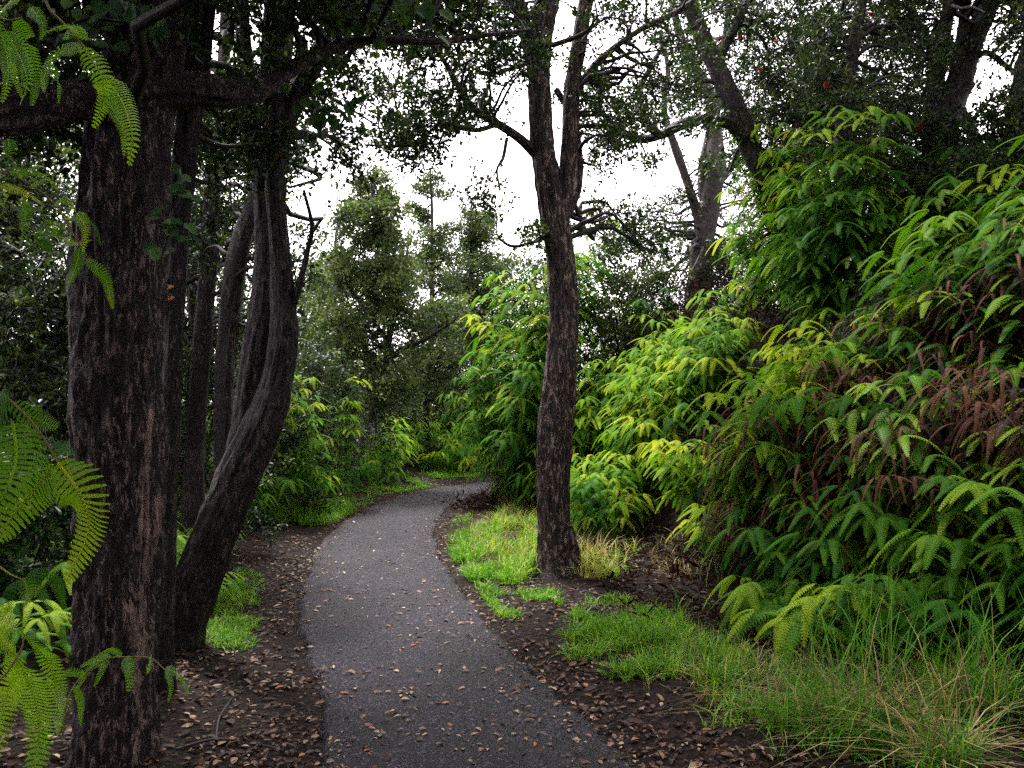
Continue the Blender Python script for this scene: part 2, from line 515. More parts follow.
rows = 400
k = np.linspace(0, len(ER) - 1, len(ER) * 5)
er = np.stack([np.interp(k, np.arange(len(ER)), ER[:, c]) for c in (0, 1)], -1)
elf = np.stack([np.interp(k, np.arange(len(EL)), EL[:, c]) for c in (0, 1)], -1)
jit = lambda e, s: (vnoise(np.stack([e[:, 0] * 3, e[:, 1] * 3, e[:, 0] * 0 + s], -1), 8) - .5)[:, None] * .05 + (vnoise(np.stack([e[:, 0] * 14, e[:, 1] * 14, e[:, 0] * 0 + s], -1), 9) - .5)[:, None] * .05
dv = unit(er - elf)
er, elf = er + dv * jit(er, 1), elf - dv * jit(elf, 5)
g = Geo()
cols = [(-.02, -.05), (0, .0), (.03, .016), (.25, .022), (.5, .026), (.75, .022), (.97, .016), (1, .0), (1.02, -.05)]
V = np.stack([np.concatenate([elf * (1 - a) + er * a, np.full((len(er), 1), z)], 1) for a, z in cols], 1)
i, j = np.meshgrid(np.arange(len(er) - 1), np.arange(len(cols) - 1), indexing='ij')
nc = len(cols)
g.add(V, np.stack([i * nc + j, i * nc + j + 1, (i + 1) * nc + j + 1, (i + 1) * nc + j], -1))
tag(g.obj('path', M_ASPHALT, smooth=True), kind='structure')

def on_ground(px, py, lift=0.0, dmax=40):
    """first point of the terrain (raised by lift) seen through the given pixels"""
    px, py = np.ravel(px).astype(float), np.ravel(py).astype(float)
    out = np.full((len(px), 3), np.nan)
    for d in np.concatenate([np.arange(2.5, 14, .06), np.arange(14, dmax, .15)]):
        todo = np.isnan(out[:, 0])
        if not todo.any():
            break
        x, z = (px[todo] - 512) / FPX * d, EYE + (HY - py[todo]) / FPX * d
        hit = z <= gh(x, np.full(len(x), d)) + lift
        w = np.where(todo)[0][hit]
        out[w] = np.stack([x[hit], np.full(hit.sum(), d), z[hit] - lift], -1)
    return out

# ------------------------------------------------------------------ trees
def clump_fill(rect, n, d, r, seed, avoid=()):
    """n foliage clumps seen inside a pixel rectangle: (centre, radius)"""
    q = np.random.default_rng(seed)
    out = []
    tries = 0
    while len(out) < n and tries < n * 30:
        tries += 1
        px, py = q.uniform(rect[0], rect[2]), q.uniform(rect[1], rect[3])
        if any(((px - a) / rx) ** 2 + ((py - b) / ry) ** 2 < 1 for a, b, rx, ry in avoid):
            continue
        dd = q.uniform(*d)
        out.append((P(px, py, dd), 1.28 * q.uniform(*r) * dd / FPX))
    return out

def grow_crown(crown, wood, clumps, limbs, leaf=.045, tufts=34, per=11, fine=True, aspect=.6, flat=.7, seed=0, wood_r=.016, tone=(.15, .85)):
    """leaf tufts on twigs in every clump, and a curved branch from the nearest limb to each clump"""
    q = np.random.default_rng(seed)
    LP = np.vstack([l[0] for l in limbs])
    LR = np.concatenate([l[1] for l in limbs])
    for c, r in clumps:
        dist = np.linalg.norm(LP - c, axis=1) + 1.2 * np.maximum(0, LP[:, 2] - c[2]) + .4 * np.linalg.norm(LP[:, :2] - c[:2], axis=1)
        kx = int(dist.argmin())
        a = LP[kx]
        ln = np.linalg.norm(c - a)
        if ln > .05:
            tt = np.linspace(0, 1, 9)[:, None]
            m = (a + c) / 2 + q.normal(0, .13, 3) * ln + np.array([0, 0, .08 * ln])
            m2 = m + q.normal(0, .10, 3) * ln
            cur = (1 - tt) ** 3 * a + 3 * tt * (1 - tt) ** 2 * m + 3 * tt ** 2 * (1 - tt) * m2 + tt ** 3 * c
            cur[1:-1] += (np.stack([vnoise(cur[1:-1] * 3.1, seed + w_) for w_ in (1, 2, 3)], -1) - .5) * min(.35, ln * .3)
            w0 = min(LR[kx] * .65, wood_r * 1.25 * (1 + ln * .4))
            tube(wood, cur, np.linspace(w0, wood_r * .35, 9), 5)
        nt_ = max(5, int(tufts * q.uniform(.6, 1.3)))
        off = q.normal(0, .62, (nt_, 3)) * r * np.array([q.uniform(.7, 1.4), q.uniform(.7, 1.4), flat * q.uniform(.7, 1.3)])
        tc = c + off
        ns = max(3, nt_ // 6)
        hub = c + off[:ns] * .6
        sticks(wood, np.repeat(c[None], ns, 0), hub, wood_r * .4)
        near = ((tc[:, None] - hub[None]) ** 2).sum(-1).argmin(1)
        sticks(wood, hub[near], tc, wood_r * .22)
        n = nt_ * per
        dirs = unit(q.normal(0, 1, (n, 3)) + np.repeat(unit(off), per, 0) * .5 + np.array([0, 0, .25]))
        base = np.repeat(tc, per, 0) + dirs * q.uniform(.0, 1.5, (n, 1)) * leaf
        N = unit(q.normal(0, .6, (n, 3)) + np.array([0, 0, 1.0]))
        L = leaf * q.uniform(.65, 1.25, n)
        tn = np.clip(np.repeat(q.uniform(tone[0], tone[1], nt_), per) + q.normal(0, .12, n), 0, 1)
        leaves(crown, base, dirs, N, L, L * aspect, tn, fine)

def limb_curve(ctrl, d0, d1=None, per=7, wob=.0, seed=0):
    d1 = d0 if d1 is None else d1
    n = len(ctrl)
    rows = []
    for q, (px, py, w) in enumerate(ctrl):
        d = d0 + (d1 - d0) * q / max(1, n - 1)
        p = P(px, py, d)
        rows.append([*p, w * d / FPX / 2])
    c = catmull(rows, per)
    if wob:
        c[:, :3] += (np.stack([vnoise(c[:, :3] * 2.3, seed + s) for s in range(3)], -1) - .5) * wob
    return c[:, :3], np.maximum(c[:, 3], .003)

def tree(name, label, d, trunk, limbs=(), clumps=(), bark=None, leaf_m=None, sides=14, rough=.10, per=7, group=None, seed=0, cat='tree', **kw):
    """limbs: list of (control pixels, start depth, end depth)"""
    bark, leaf_m = bark or M_BARK, leaf_m or M_CROWN
    tp, tr = limb_curve(trunk, d, kw.pop('d_end', None), per)
    base = tp[0]
    t = thing(name, base, label, cat, group, True)
    g = Geo()
    tube(g, tp, tr, sides, .5, rough, seed)
    tk = g.obj('trunk', bark, t, True)
    curves = [(tp[len(tp) // 3:], tr[len(tp) // 3:])]
    for q, (ctrl, a, b) in enumerate(limbs):
        lp, lr = limb_curve(ctrl, a, b, per)
        g = Geo()
        tube(g, lp, lr, max(6, int(sides * .7)), .5, rough, seed + 20 + q)
        g.obj('limb', bark, t, True)
        curves.append((lp, lr))
    if clumps:
        cr, wd = Geo(), Geo()
        grow_crown(cr, wd, clumps, curves, seed=seed + 5, **kw)
        cr.obj('crown', leaf_m, t)
        wd.obj('branchwork', M_TWIG, t)['kind'] = 'stuff'
    return t

# --- the big flaking trunk at the left, with its horizontal limb
def big_trunk():
    d = 3.7
    ctrl = [(108, 830, 150), (110, 795, 108), (112, 755, 84), (116, 690, 76), (119, 610, 76), (121, 520, 77), (121, 430, 80), (120, 340, 81), (119, 260, 80), (122, 190, 78), (131, 120, 78), (143, 55, 74), (150, -20, 66), (152, -150, 58), (160, -400, 40)]
    tp, tr = limb_curve(ctrl, d, 3.9, 26)
    t = thing('tree', tp[0], 'thickest tree at the left, flaking dark bark with bare orange wood low on its side', 'tree', None, True)
    g = Geo()
    tube(g, tp, tr, 96, .5, .22, 3, (12, 2.8))
    V = g.v[0]
    # torn strip of bark low on the side facing the path
    px = V[:, 0] / V[:, 1] * FPX + 512
    py = HY - (V[:, 2] - EYE) / V[:, 1] * FPX
    cx = np.interp(py, [380, 430, 520, 600, 690, 768], [152, 151, 147, 143, 138, 134])
    wd = np.interp(py, [360, 420, 520, 620, 690, 790], [0, 10, 24, 24, 16, 0])
    g.t[0] = np.where(V[:, 1] < 3.78, np.clip(1 - np.abs(px - cx) / np.maximum(wd, .5) * .5, 0, 1) * (wd > 1), 0)
    g.obj('trunk', M_BARK_BIG, t, True)
    cur = [(tp[int(len(tp) * .72):], tr[int(len(tp) * .72):])]
    for ctrl, a, b, s in (([(130, 108, 34), (80, 101, 37), (30, 112, 36), (-20, 120, 36), (-120, 128, 34), (-300, 100, 26)], 3.7, 3.2, 1),
                          ([(135, 96, 36), (185, 88, 30), (225, 92, 26), (255, 90, 20), (290, 70, 15), (328, 50, 12), (375, 39, 8), (430, 42, 6), (480, 36, 4), (530, 30, 3)], 3.75, 4.6, 2),
                          ([(146, 40, 40), (110, -10, 36), (70, -80, 32), (30, -200, 24)], 3.8, 3.2, 3),
                          ([(150, 10, 34), (190, -60, 30), (250, -160, 26), (330, -300, 18)], 3.8, 4.6, 4)):
        lp, lr = limb_curve(ctrl, a, b, 12)
        g = Geo()
        tube(g, lp, lr, 36, .0, .26, 30 + s, (8, 2.6))
        g.obj('limb', M_BARK_BIG, t, True)
        cur.append((lp, lr))
    cl = (clump_fill((-30, -150, 330, 60), 46, (3.4, 5.0), (32, 60), 11, [(187, 12, 14, 18), (240, 40, 14, 26), (310, 45, 16, 24)])
          + clump_fill((-40, 60, 75, 130), 9, (4.0, 5.2), (26, 40), 12) + clump_fill((-500, -900, 500, -150), 80, (2.4, 5.0), (60, 120), 13)
          + clump_fill((330, -60, 520, 25), 8, (4.3, 5.2), (24, 40), 14))
    cr, wd_ = Geo(), Geo()
    grow_crown(cr, wd_, cl, cur, leaf=.042, tufts=30, per=13, seed=31)
    cr.obj('crown', M_CROWN, t)
    wd_.obj('branchwork', M_TWIG, t)['kind'] = 'stuff'
    return t
big_trunk()

tree('tree', 'slim straight trunk close behind the thickest trunk, bearing two orange bracket fungi', 4.6,
     [(160, 740, 46), (161, 695, 28), (163, 600, 21), (166, 500, 19), (170, 400, 20), (173, 300, 22), (181, 200, 24), (190, 100, 24), (203, 0, 22), (214, -150, 20), (220, -400, 14)],
     clumps=clump_fill((150, 60, 270, 190), 12, (4.8, 5.6), (16, 28), 21) + clump_fill((100, -700, 420, -100), 40, (4.2, 6), (50, 90), 22),
     bark=M_BARK, sides=36, rough=.25, per=18, seed=2, leaf=.038, tufts=22)

tree('tree', 'leaning twin-stemmed dark tree beside the left edge of the path', 5.4,
     [(160, 690, 78), (168, 655, 62), (180, 620, 52), (201, 568, 45), (223, 512, 43), (250, 452, 40), (272, 400, 32), (284, 340, 26), (283, 290, 22), (280, 250, 18), (276, 190, 19), (276, 130, 21), (273, 50, 22), (283, -60, 20), (296, -200, 16), (300, -420, 9)],
     limbs=[([(232, 485, 28), (246, 430, 29), (254, 360, 28), (263, 300, 24), (264, 250, 18), (261, 190, 16), (252, 130, 16), (244, 50, 14), (238, -60, 12), (230, -250, 7)], 5.45, 5.7),
            ([(278, 140, 20), (297, 93, 19), (320, 53, 18), (345, 8, 16), (372, -60, 14), (410, -200, 9)], 5.4, 5.9),
            ([(284, 330, 9), (298, 290, 7), (308, 250, 5), (312, 225, 4), (304, 190, 3)], 5.4, 5.3)],
     clumps=clump_fill((235, -60, 400, 60), 24, (5.0, 6.6), (20, 36), 31, [(312, 40, 14, 22), (355, 90, 30, 20)])
            + clump_fill((225, 60, 345, 175), 17, (5.0, 6.4), (14, 24), 32, [(300, 160, 10, 30)])
            + clump_fill((290, 120, 410, 170), 4, (5.6, 6.4), (12, 20), 34) + clump_fill((150, -700, 560, -60), 60, (4.8, 7.5), (40, 80), 33),
     bark=M_BARK, sides=56, rough=.19, per=22, seed=4, leaf=.040, tufts=24)

for label, d, trunk, cl, sd in [
    ('thin dark trunk leaning right behind the twin-stemmed tree', 7.2, [(221, 590, 24), (224, 500, 19), (223, 400, 19), (229, 320, 19), (239, 250, 19), (259, 186, 16), (275, 130, 14), (286, 60, 12), (292, -60, 10), (300, -250, 6)],
     clump_fill((190, 60, 300, 330), 20, (7, 9), (14, 24), 41), 6),
    ('upright slender trunk in shade left of the twin-stemmed tree', 8.2, [(188, 590, 24), (194, 470, 19), (201, 360, 18), (208, 270, 17), (213, 190, 15), (222, 100, 12), (226, -20, 10), (230, -200, 6)],
     clump_fill((150, 100, 280, 380), 26, (8, 10), (14, 26), 42), 7),
    ('dark trunk glimpsed between the two nearest trunks on the left', 9.5, [(150, 560, 20), (190, 440, 17), (196, 330, 16), (190, 230, 15), (182, 120, 12), (180, 0, 10), (182, -150, 6)],
     clump_fill((120, 120, 260, 400), 26, (9, 11), (14, 26), 43), 8),
    ('gnarled thin tree at the far left edge under the horizontal limb', 8.0, [(30, 570, 20), (40, 470, 13), (52, 400, 10), (35, 330, 9), (20, 270, 8), (12, 200, 7), (5, 120, 6), (0, 20, 5)],
     clump_fill((-60, 180, 80, 440), 90, (6.5, 9.5), (18, 34), 44) + clump_fill((-60, 110, 60, 230), 34, (7, 9), (16, 28), 46), 9),
]:
    tree('tree', label, d, trunk, clumps=cl, sides=24, rough=.2, per=9, seed=sd, leaf=.045, tufts=26)

# --- the tree in the middle, on the verge right of the path
tree('tree', 'tall forked tree with scaly bark standing on the grass verge right of the path', 8.0,
     [(557, 612, 110), (557, 590, 96), (557, 577, 66), (556, 566, 47), (556, 552, 38), (555, 536, 34), (554, 535, 31.3), (554, 480, 31.3), (557, 420, 33.1), (563, 350, 28.7), (562, 290, 27.0), (557, 238, 26.1), (550, 200, 24.4), (543, 150, 23.5), (539, 90, 22.6), (541, 40, 23.5), (550, -20, 22.6), (556, -120, 17.4), (560, -320, 7.8)],
     limbs=[([(560, 240, 13.9), (566, 190, 16.4), (570, 130, 16.4), (574, 80, 14.8), (581, 30, 13.9), (590, -30, 13.1), (600, -150, 9.0), (615, -300, 4.9)], 8.0, 8.3),
            ([(568, 215, 8), (577, 190, 9), (579, 160, 8), (574, 120, 7), (556, 90, 6)], 8.05, 8.3),
            ([(538, 85, 16), (530, 45, 15), (520, 10, 14), (508, -30, 13), (490, -120, 9), (470, -240, 5)], 8.0, 7.6),
            ([(541, 160, 9), (520, 139, 8), (495, 122, 7), (474, 109, 6), (456, 82, 5), (440, 55, 4), (418, 30, 3)], 8.0, 7.4),
            ([(497, 124, 5), (478, 130, 4), (460, 128, 4), (440, 124, 3), (420, 140, 3), (395, 146, 3), (365, 145, 2)], 7.7, 7.2),
            ([(507, 138, 3), (503, 158, 3), (497, 170, 2), (500, 190, 2)], 7.8, 7.7),
            ([(550, 236, 4), (530, 243, 3), (512, 246, 3), (498, 238, 2)], 8.0, 7.8),
            ([(572, 95, 8), (600, 60, 7), (640, 30, 6), (680, 10, 5), (720, -20, 4)], 8.2, 8.8)],
     clumps=clump_fill((385, 0, 535, 110), 36, (6.8, 8.4), (13, 24), 51, [(350, 60, 30, 30), (520, 90, 14, 24)])
            + clump_fill((345, 90, 460, 160), 17, (7.0, 7.8), (10, 19), 52, [(372, 160, 30, 12)])
            + clump_fill((580, 10, 680, 115), 24, (7.8, 9.4), (13, 24), 53) + clump_fill((470, 165, 545, 240), 5, (7.6, 8.2), (9, 14), 54)
            + clump_fill((360, -450, 720, 0), 80, (6.5, 9.5), (26, 50), 55) + clump_fill((580, 120, 640, 200), 6, (8, 9), (9, 15), 56)
            + clump_fill((590, 205, 665, 255), 8, (8.2, 9), (10, 18), 57),
     bark=M_BARK_MID, sides=56, rough=.24, per=22, seed=10, leaf=.040, tufts=22)

# --- trees on the bank, right
T4 = tree('tree', 'tree with slender trunk leaning left out of the ferns, with a long arched branch', 11.0,
     [(860, 400, 30), (838, 330, 28), (815, 270, 26), (790, 222, 22), (770, 185, 20), (752, 150, 20), (738, 115, 20), (722, 80, 18), (706, 45, 16), (692, 10, 15), (675, -40, 14), (650, -150, 10), (630, -260, 6)],
     limbs=[([(748, 145, 12), (728, 124, 11), (700, 119, 10), (680, 125, 10), (660, 135, 9), (640, 139, 8), (620, 131, 7), (605, 116, 6), (590, 100, 4)], 11, 9.2),
            ([(660, 136, 8), (645, 120, 7), (640, 90, 6), (655, 60, 5), (670, 35, 4)], 9.9, 9.6),
            ([(716, 62, 10), (738, 20, 9), (750, -20, 8), (765, -80, 6)], 11, 11.6),
            ([(768, 182, 9), (790, 150, 8), (805, 100, 8), (830, 50, 7), (845, 0, 6), (860, -60, 5)], 11, 11.4),
            ([(690, 0, 8), (660, -60, 7), (640, -120, 5)], 11, 10.4)],
     clumps=clump_fill((735, -10, 905, 165), 118, (11.0, 13.2), (13, 26), 61, [(845, 45, 12, 14), (860, 70, 8, 10)])
            + clump_fill((735, 60, 860, 250), 40, (11.2, 13), (12, 20), 62, [(720, 160, 16, 50)])
            + clump_fill((640, 0, 735, 105), 15, (10.9, 12), (11, 19), 63) + clump_fill((640, -350, 960, -10), 70, (9, 13), (26, 48), 64)
            + clump_fill((585, 80, 700, 160), 9, (9.6, 10.5), (9, 15), 65),
     sides=26, rough=.22, per=12, seed=14, leaf=.046, tufts=26)

tree('tree', 'pale grey twisted tree standing against the bright sky beyond the fern bank', 15.0,
     [(686, 430, 28), (690, 350, 23), (698, 290, 24), (703, 240, 22), (710, 200, 20), (716, 165, 18), (714, 120, 13), (706, 85, 10), (690, 60, 9), (680, 35, 8), (672, 0, 7), (660, -60, 5)],
     limbs=[([(707, 215, 13), (703, 170, 11), (716, 110, 9), (722, 60, 8), (728, 20, 7), (735, -40, 6)], 15, 15.5),
            ([(704, 235, 12), (690, 190, 9), (676, 150, 8), (664, 110, 6), (668, 70, 5), (660, 30, 4)], 15, 14.2),
            ([(712, 190, 8), (730, 170, 6), (742, 140, 5), (750, 110, 4)], 15, 15.5),
            ([(693, 82, 5), (700, 60, 4), (706, 40, 4), (700, 15, 3)], 15, 15)],
     clumps=clump_fill((655, -30, 750, 110), 20, (14.2, 16), (7, 13), 71) + clump_fill((615, 190, 700, 300), 26, (14, 17), (9, 16), 72)
            + clump_fill((715, 215, 790, 320), 20, (15, 17), (9, 16), 73) + clump_fill((660, 120, 740, 210), 7, (14.5, 16), (6, 10), 74),
     bark=M_BARK_PALE, sides=22, rough=.16, per=10, seed=16, leaf=.055, tufts=24, fine=False)

tree('tree', 'slim grey sapling leaning right at the foot of the leaning tree', 12.0,
     [(715, 380, 17), (730, 328, 15), (752, 290, 13), (772, 252, 10), (788, 205, 8), (797, 160, 6), (800, 110, 4)],
     clumps=clump_fill((770, 120, 830, 240), 9, (11.5, 13), (9, 15), 75), bark=M_BARK_PALE, sides=14, rough=.1, per=8, seed=17, leaf=.045, tufts=20)

tree('tree', 'dark trunk hung with ferns in the middle of the leafy mass on the upper bank', 9.2,
     [(850, 340, 30), (850, 270, 24), (847, 190, 22), (845, 120, 18), (851, 60, 13), (862, 0, 10), (870, -80, 7)],
     clumps=clump_fill((800, 20, 930, 190), 42, (8.8, 10.2), (13, 25), 76, [(845, 45, 12, 14)]) + clump_fill((790, -300, 930, 0), 24, (8.5, 10.5), (26, 44), 77),
     sides=20, rough=.22, per=10, seed=18, leaf=.044, tufts=24)

tree('tree', 'dark three-stemmed tree at the upper right, forking low above the ferns', 10.0,
     [(920, 340, 40), (926, 290, 34), (931, 240, 30), (938, 180, 28), (945, 125, 28), (956, 85, 24), (971, 48, 20), (986, 8, 19), (1000, -60, 16), (1020, -170, 9)],
     limbs=[([(934, 200, 18), (931, 140, 17), (937, 80, 15), (942, 40, 13), (950, 0, 12), (956, -60, 10), (962, -150, 6)], 10, 10.2),
            ([(947, 115, 12), (958, 60, 12), (964, 20, 10), (968, -40, 9), (975, -120, 6)], 10, 9.8),
            ([(962, 72, 7), (984, 53, 6), (1004, 64, 5), (1030, 86, 4), (1060, 100, 3)], 10, 9.7),
            ([(943, 140, 10), (935, 60, 9), (915, 20, 8), (900, -30, 7)], 10, 10.6)],
     clumps=clump_fill((880, -20, 1060, 40), 26, (9, 11), (13, 24), 81, [(968, 42, 16, 28)]) + clump_fill((880, 40, 935, 190), 20, (9.5, 11.5), (12, 20), 82)
            + clump_fill((985, 10, 1060, 60), 8, (9.4, 10.4), (11, 18), 83) + clump_fill((860, -330, 1200, -20), 60, (8, 12), (26, 50), 84),
     sides=28, rough=.22, per=12, seed=20, leaf=.045, tufts=24)

tree('tree', 'short crooked trunk on the right of the three-stemmed tree, half hidden by ferns', 11.0,
     [(1005, 240, 16), (990, 185, 13), (975, 140, 11), (962, 112, 10), (955, 80, 8), (950, 40, 6)],
     clumps=clump_fill((950, 40, 1010, 110), 4, (11, 12), (8, 14), 85), sides=14, rough=.12, per=8, seed=21, leaf=.04, tufts=16)

tree('tree', 'thick dark trunk cut by the right edge of the picture', 9.0,
     [(1004, 290, 36), (1008, 220, 28), (1014, 150, 24), (1024, 80, 22), (1040, 0, 18), (1052, -100, 14), (1060, -260, 8)],
     clumps=clump_fill((1000, -40, 1200, 60), 18, (8, 10), (16, 28), 86) + clump_fill((1000, -300, 1250, -40), 20, (8, 10), (26, 44), 87) + clump_fill((1030, 60, 1200, 220), 16, (8.5, 10), (18, 30), 88),
     sides=22, rough=.22, per=10, seed=22, leaf=.045, tufts=24)

# --- trees beyond the bend
MID = [
    ('dense dark tree with a curved slender trunk at the outside of the bend', 16.0,
     [(360, 505, 11), (362, 480, 9), (360, 455, 9), (366, 430, 8), (376, 400, 8), (385, 365, 7), (390, 330, 6), (392, 285, 5), (384, 235, 4), (374, 195, 3), (370, 172, 2)],
     [([(386, 362, 5), (402, 349, 5), (422, 341, 4), (440, 330, 3), (455, 320, 2)], 16, 15.5), ([(388, 340, 4), (365, 310, 4), (345, 280, 3), (335, 250, 2)], 16, 16)],
     clump_fill((330, 260, 412, 410), 110, (15.2, 17.5), (7, 14), 91) + clump_fill((340, 205, 404, 280), 60, (15.4, 17), (6, 11), 92) + clump_fill((352, 178, 390, 215), 12, (15.8, 16.4), (5, 8), 93)
     + clump_fill((395, 300, 470, 360), 16, (15, 17), (6, 11), 94), M_CROWN_FAR, 24),
    ('sparse feathery tree with a straight thin stem against the sky', 20.0,
     [(428, 490, 8), (428, 440, 7), (427, 400, 6), (431, 340, 5), (432, 270, 4), (432, 210, 3), (430, 168, 2)], [],
     clump_fill((405, 240, 456, 410), 64, (19, 21), (5, 10), 95) + clump_fill((412, 178, 450, 260), 20, (19.5, 20.5), (4, 7), 96), M_CROWN_FAR, 25),
    ('pointed olive green tree nearest the fern-covered clump at the bend', 22.0,
     [(478, 480, 9), (477, 430, 8), (474, 370, 7), (471, 310, 6), (472, 250, 4), (471, 198, 2)], [],
     clump_fill((446, 330, 512, 430), 64, (21, 24), (7, 13), 97) + clump_fill((446, 255, 510, 340), 74, (21, 23.5), (6, 11), 98) + clump_fill((455, 205, 494, 262), 30, (21.5, 22.5), (5, 8), 99), M_CROWN_FAR, 26),
    ('slight tree with thin crown left of the dense dark tree at the bend', 18.0,
     [(318, 480, 8), (322, 430, 7), (328, 370, 6), (326, 310, 5), (333, 260, 3), (338, 220, 2)], [],
     clump_fill((298, 268, 350, 410), 60, (17, 19.5), (6, 12), 100), M_CROWN_FAR, 27),
    ('low spreading tree with yellow-green leaves seen between the trunks at the bend', 21.0,
     [(410, 480, 9), (412, 450, 8), (408, 420, 6), (415, 395, 5), (420, 370, 3)], [],
     clump_fill((385, 355, 462, 440), 34, (20, 24), (7, 13), 101), M_CROWN_FRESH, 28),
]
for label, d, trunk, limbs, cl, lm, sd in MID:
    tree('tree', label, d, trunk, limbs=limbs, clumps=cl, leaf_m=lm, sides=12, rough=.1, per=8, seed=sd, leaf=.07, tufts=26, fine=False)

# ------------------------------------------------------------------ shrubs and the woods around
def dome_clumps(x, y, w, h, n, r, seed, z0=.15):
    q = np.random.default_rng(seed)
    z = float(gh(x, y))
    out = []
    for _ in range(n):
        a, t = q.uniform(0, 6.283), q.uniform(0, 1)
        rad = w * math.sqrt(q.uniform(.1, 1)) * math.sqrt(max(.05, 1 - (t * .92) ** 2))
        out.append((np.array([x + rad * math.cos(a), y + rad * math.sin(a), z + z0 + t * (h - z0)]), r * q.uniform(.7, 1.3)))
    return out

def shrub(label, px, d, w, h, n, leaf, mat, seed, r=.28, group=None, **kw):
    x, y = (px - 512) / FPX * d, d
    z = float(gh(x, y))
    t = thing('shrub', (x, y, z), label, 'shrub', group, True)
    q = np.random.default_rng(seed)
    g = Geo()
    curves = []
    for s in range(5):
        a = q.uniform(0, 6.283)
        e = np.array([x + math.cos(a) * w * .6, y + math.sin(a) * w * .6, z + h * q.uniform(.6, .9)])
        b = np.array([x + math.cos(a) * .06, y + math.sin(a) * .06, z - .1])
        c = catmull([b, (b + e) / 2 + q.normal(0, .08, 3) * h, e], 6)
        rr = np.linspace(.022, .006, len(c))
        tube(g, c, rr, 6)
        curves.append((c, rr))
    cr = Geo()
    grow_crown(cr, g, dome_clumps(x, y, w, h, n, r, seed + 1), curves, leaf=leaf, seed=seed + 2, wood_r=.010, **kw)
    g.obj('stems', M_TWIG, t)['kind'] = 'stuff'
    cr.obj('foliage', mat, t)
    return t

SHRUBS = [
    ('dark bush with many small leaves at the left edge behind the big fern leaflets', 20, 7.6, .8, 2.4, 34, .045, M_CROWN, .26),
    ('low dark bush behind the big frond in the bottom left corner', 5, 5.2, .55, 1.1, 30, .045, M_CROWN, .22),
    ('tangled bush in deep shade just left of the thickest trunk', 72, 9.2, .7, 2.0, 26, .045, M_CROWN, .26),
    ('small-leaved bush filling the gap between the thickest trunk and the twin-stemmed tree', 195, 9.0, .75, 2.3, 34, .05, M_CROWN, .26),
    ('fresh green low bush at the foot of the trunks left of the twin-stemmed tree', 178, 10.5, .7, 1.5, 22, .055, M_CROWN_FRESH, .25),
    ('tall dark bush behind the twin-stemmed tree', 245, 11.5, .8, 3.0, 36, .06, M_CROWN, .3),
    ('dark bush beside the path verge left of the bend', 318, 13.5, .8, 2.6, 36, .06, M_CROWN, .3),
    ('dense low bush under the curved slender tree at the bend', 345, 17.5, 1.0, 2.4, 34, .07, M_CROWN, .32),
    ('shadowy bush at the outside of the bend under the low spreading tree', 390, 19.5, 1.0, 2.0, 30, .07, M_CROWN, .32),
    ('yellow-green bush glowing in the light beyond the bend', 410, 22.5, 1.2, 2.6, 34, .075, M_CROWN_FRESH, .34),
    ('dark green bush closing the view where the path vanishes', 452, 21.5, 1.0, 2.2, 32, .07, M_CROWN, .32),
    ('bush of small olive leaves behind the pointed olive tree', 500, 24.0, 1.3, 3.4, 36, .075, M_CROWN_FAR, .36),
    ('leafy bush behind the forked tree, level with its fork', 625, 14.0, .9, 2.0, 30, .06, M_CROWN_FAR, .3),
    ('dark bush at the foot of the pale grey twisted tree', 655, 16.5, 1.2, 2.0, 34, .065, M_CROWN, .32),
    ('dark bush between the pale grey tree and the slim sapling', 735, 15.0, 1.0, 1.6, 30, .06, M_CROWN, .3),
    ('dark leafy bush under the three-stemmed tree', 900, 11.5, .9, 1.5, 30, .05, M_CROWN, .28),
    ('bush in shade right of the three-stemmed tree', 985, 12.0, 1.0, 1.5, 30, .05, M_CROWN, .28),
    ('dark bush at the heart of the tall fern clump left of the forked tree', 535, 14.2, .55, 3.0, 30, .055, M_CROWN, .3),
    ('dark bush on the upper bank left of the three-stemmed tree', 880, 9.6, .6, 1.7, 34, .045, M_CROWN, .24),
    ('dark bush on the upper bank right below the three-stemmed tree', 965, 9.4, .6, 1.6, 34, .045, M_CROWN, .24),
    ('dark bush in front of the thick trunk at the right edge', 1015, 8.6, .6, 1.6, 34, .045, M_CROWN, .24),
    ('twiggy bush with few leaves among the dead brown ferns on the bank', 885, 7.6, .45, 1.15, 12, .032, M_CROWN, .2),
]
for q, (label, px, d, w, h, n, leaf, mat, r) in enumerate(SHRUBS):
    shrub(label, px, d, w, h, n, leaf, mat, 300 + q * 7, r, tufts=24, per=14, fine=d < 12)

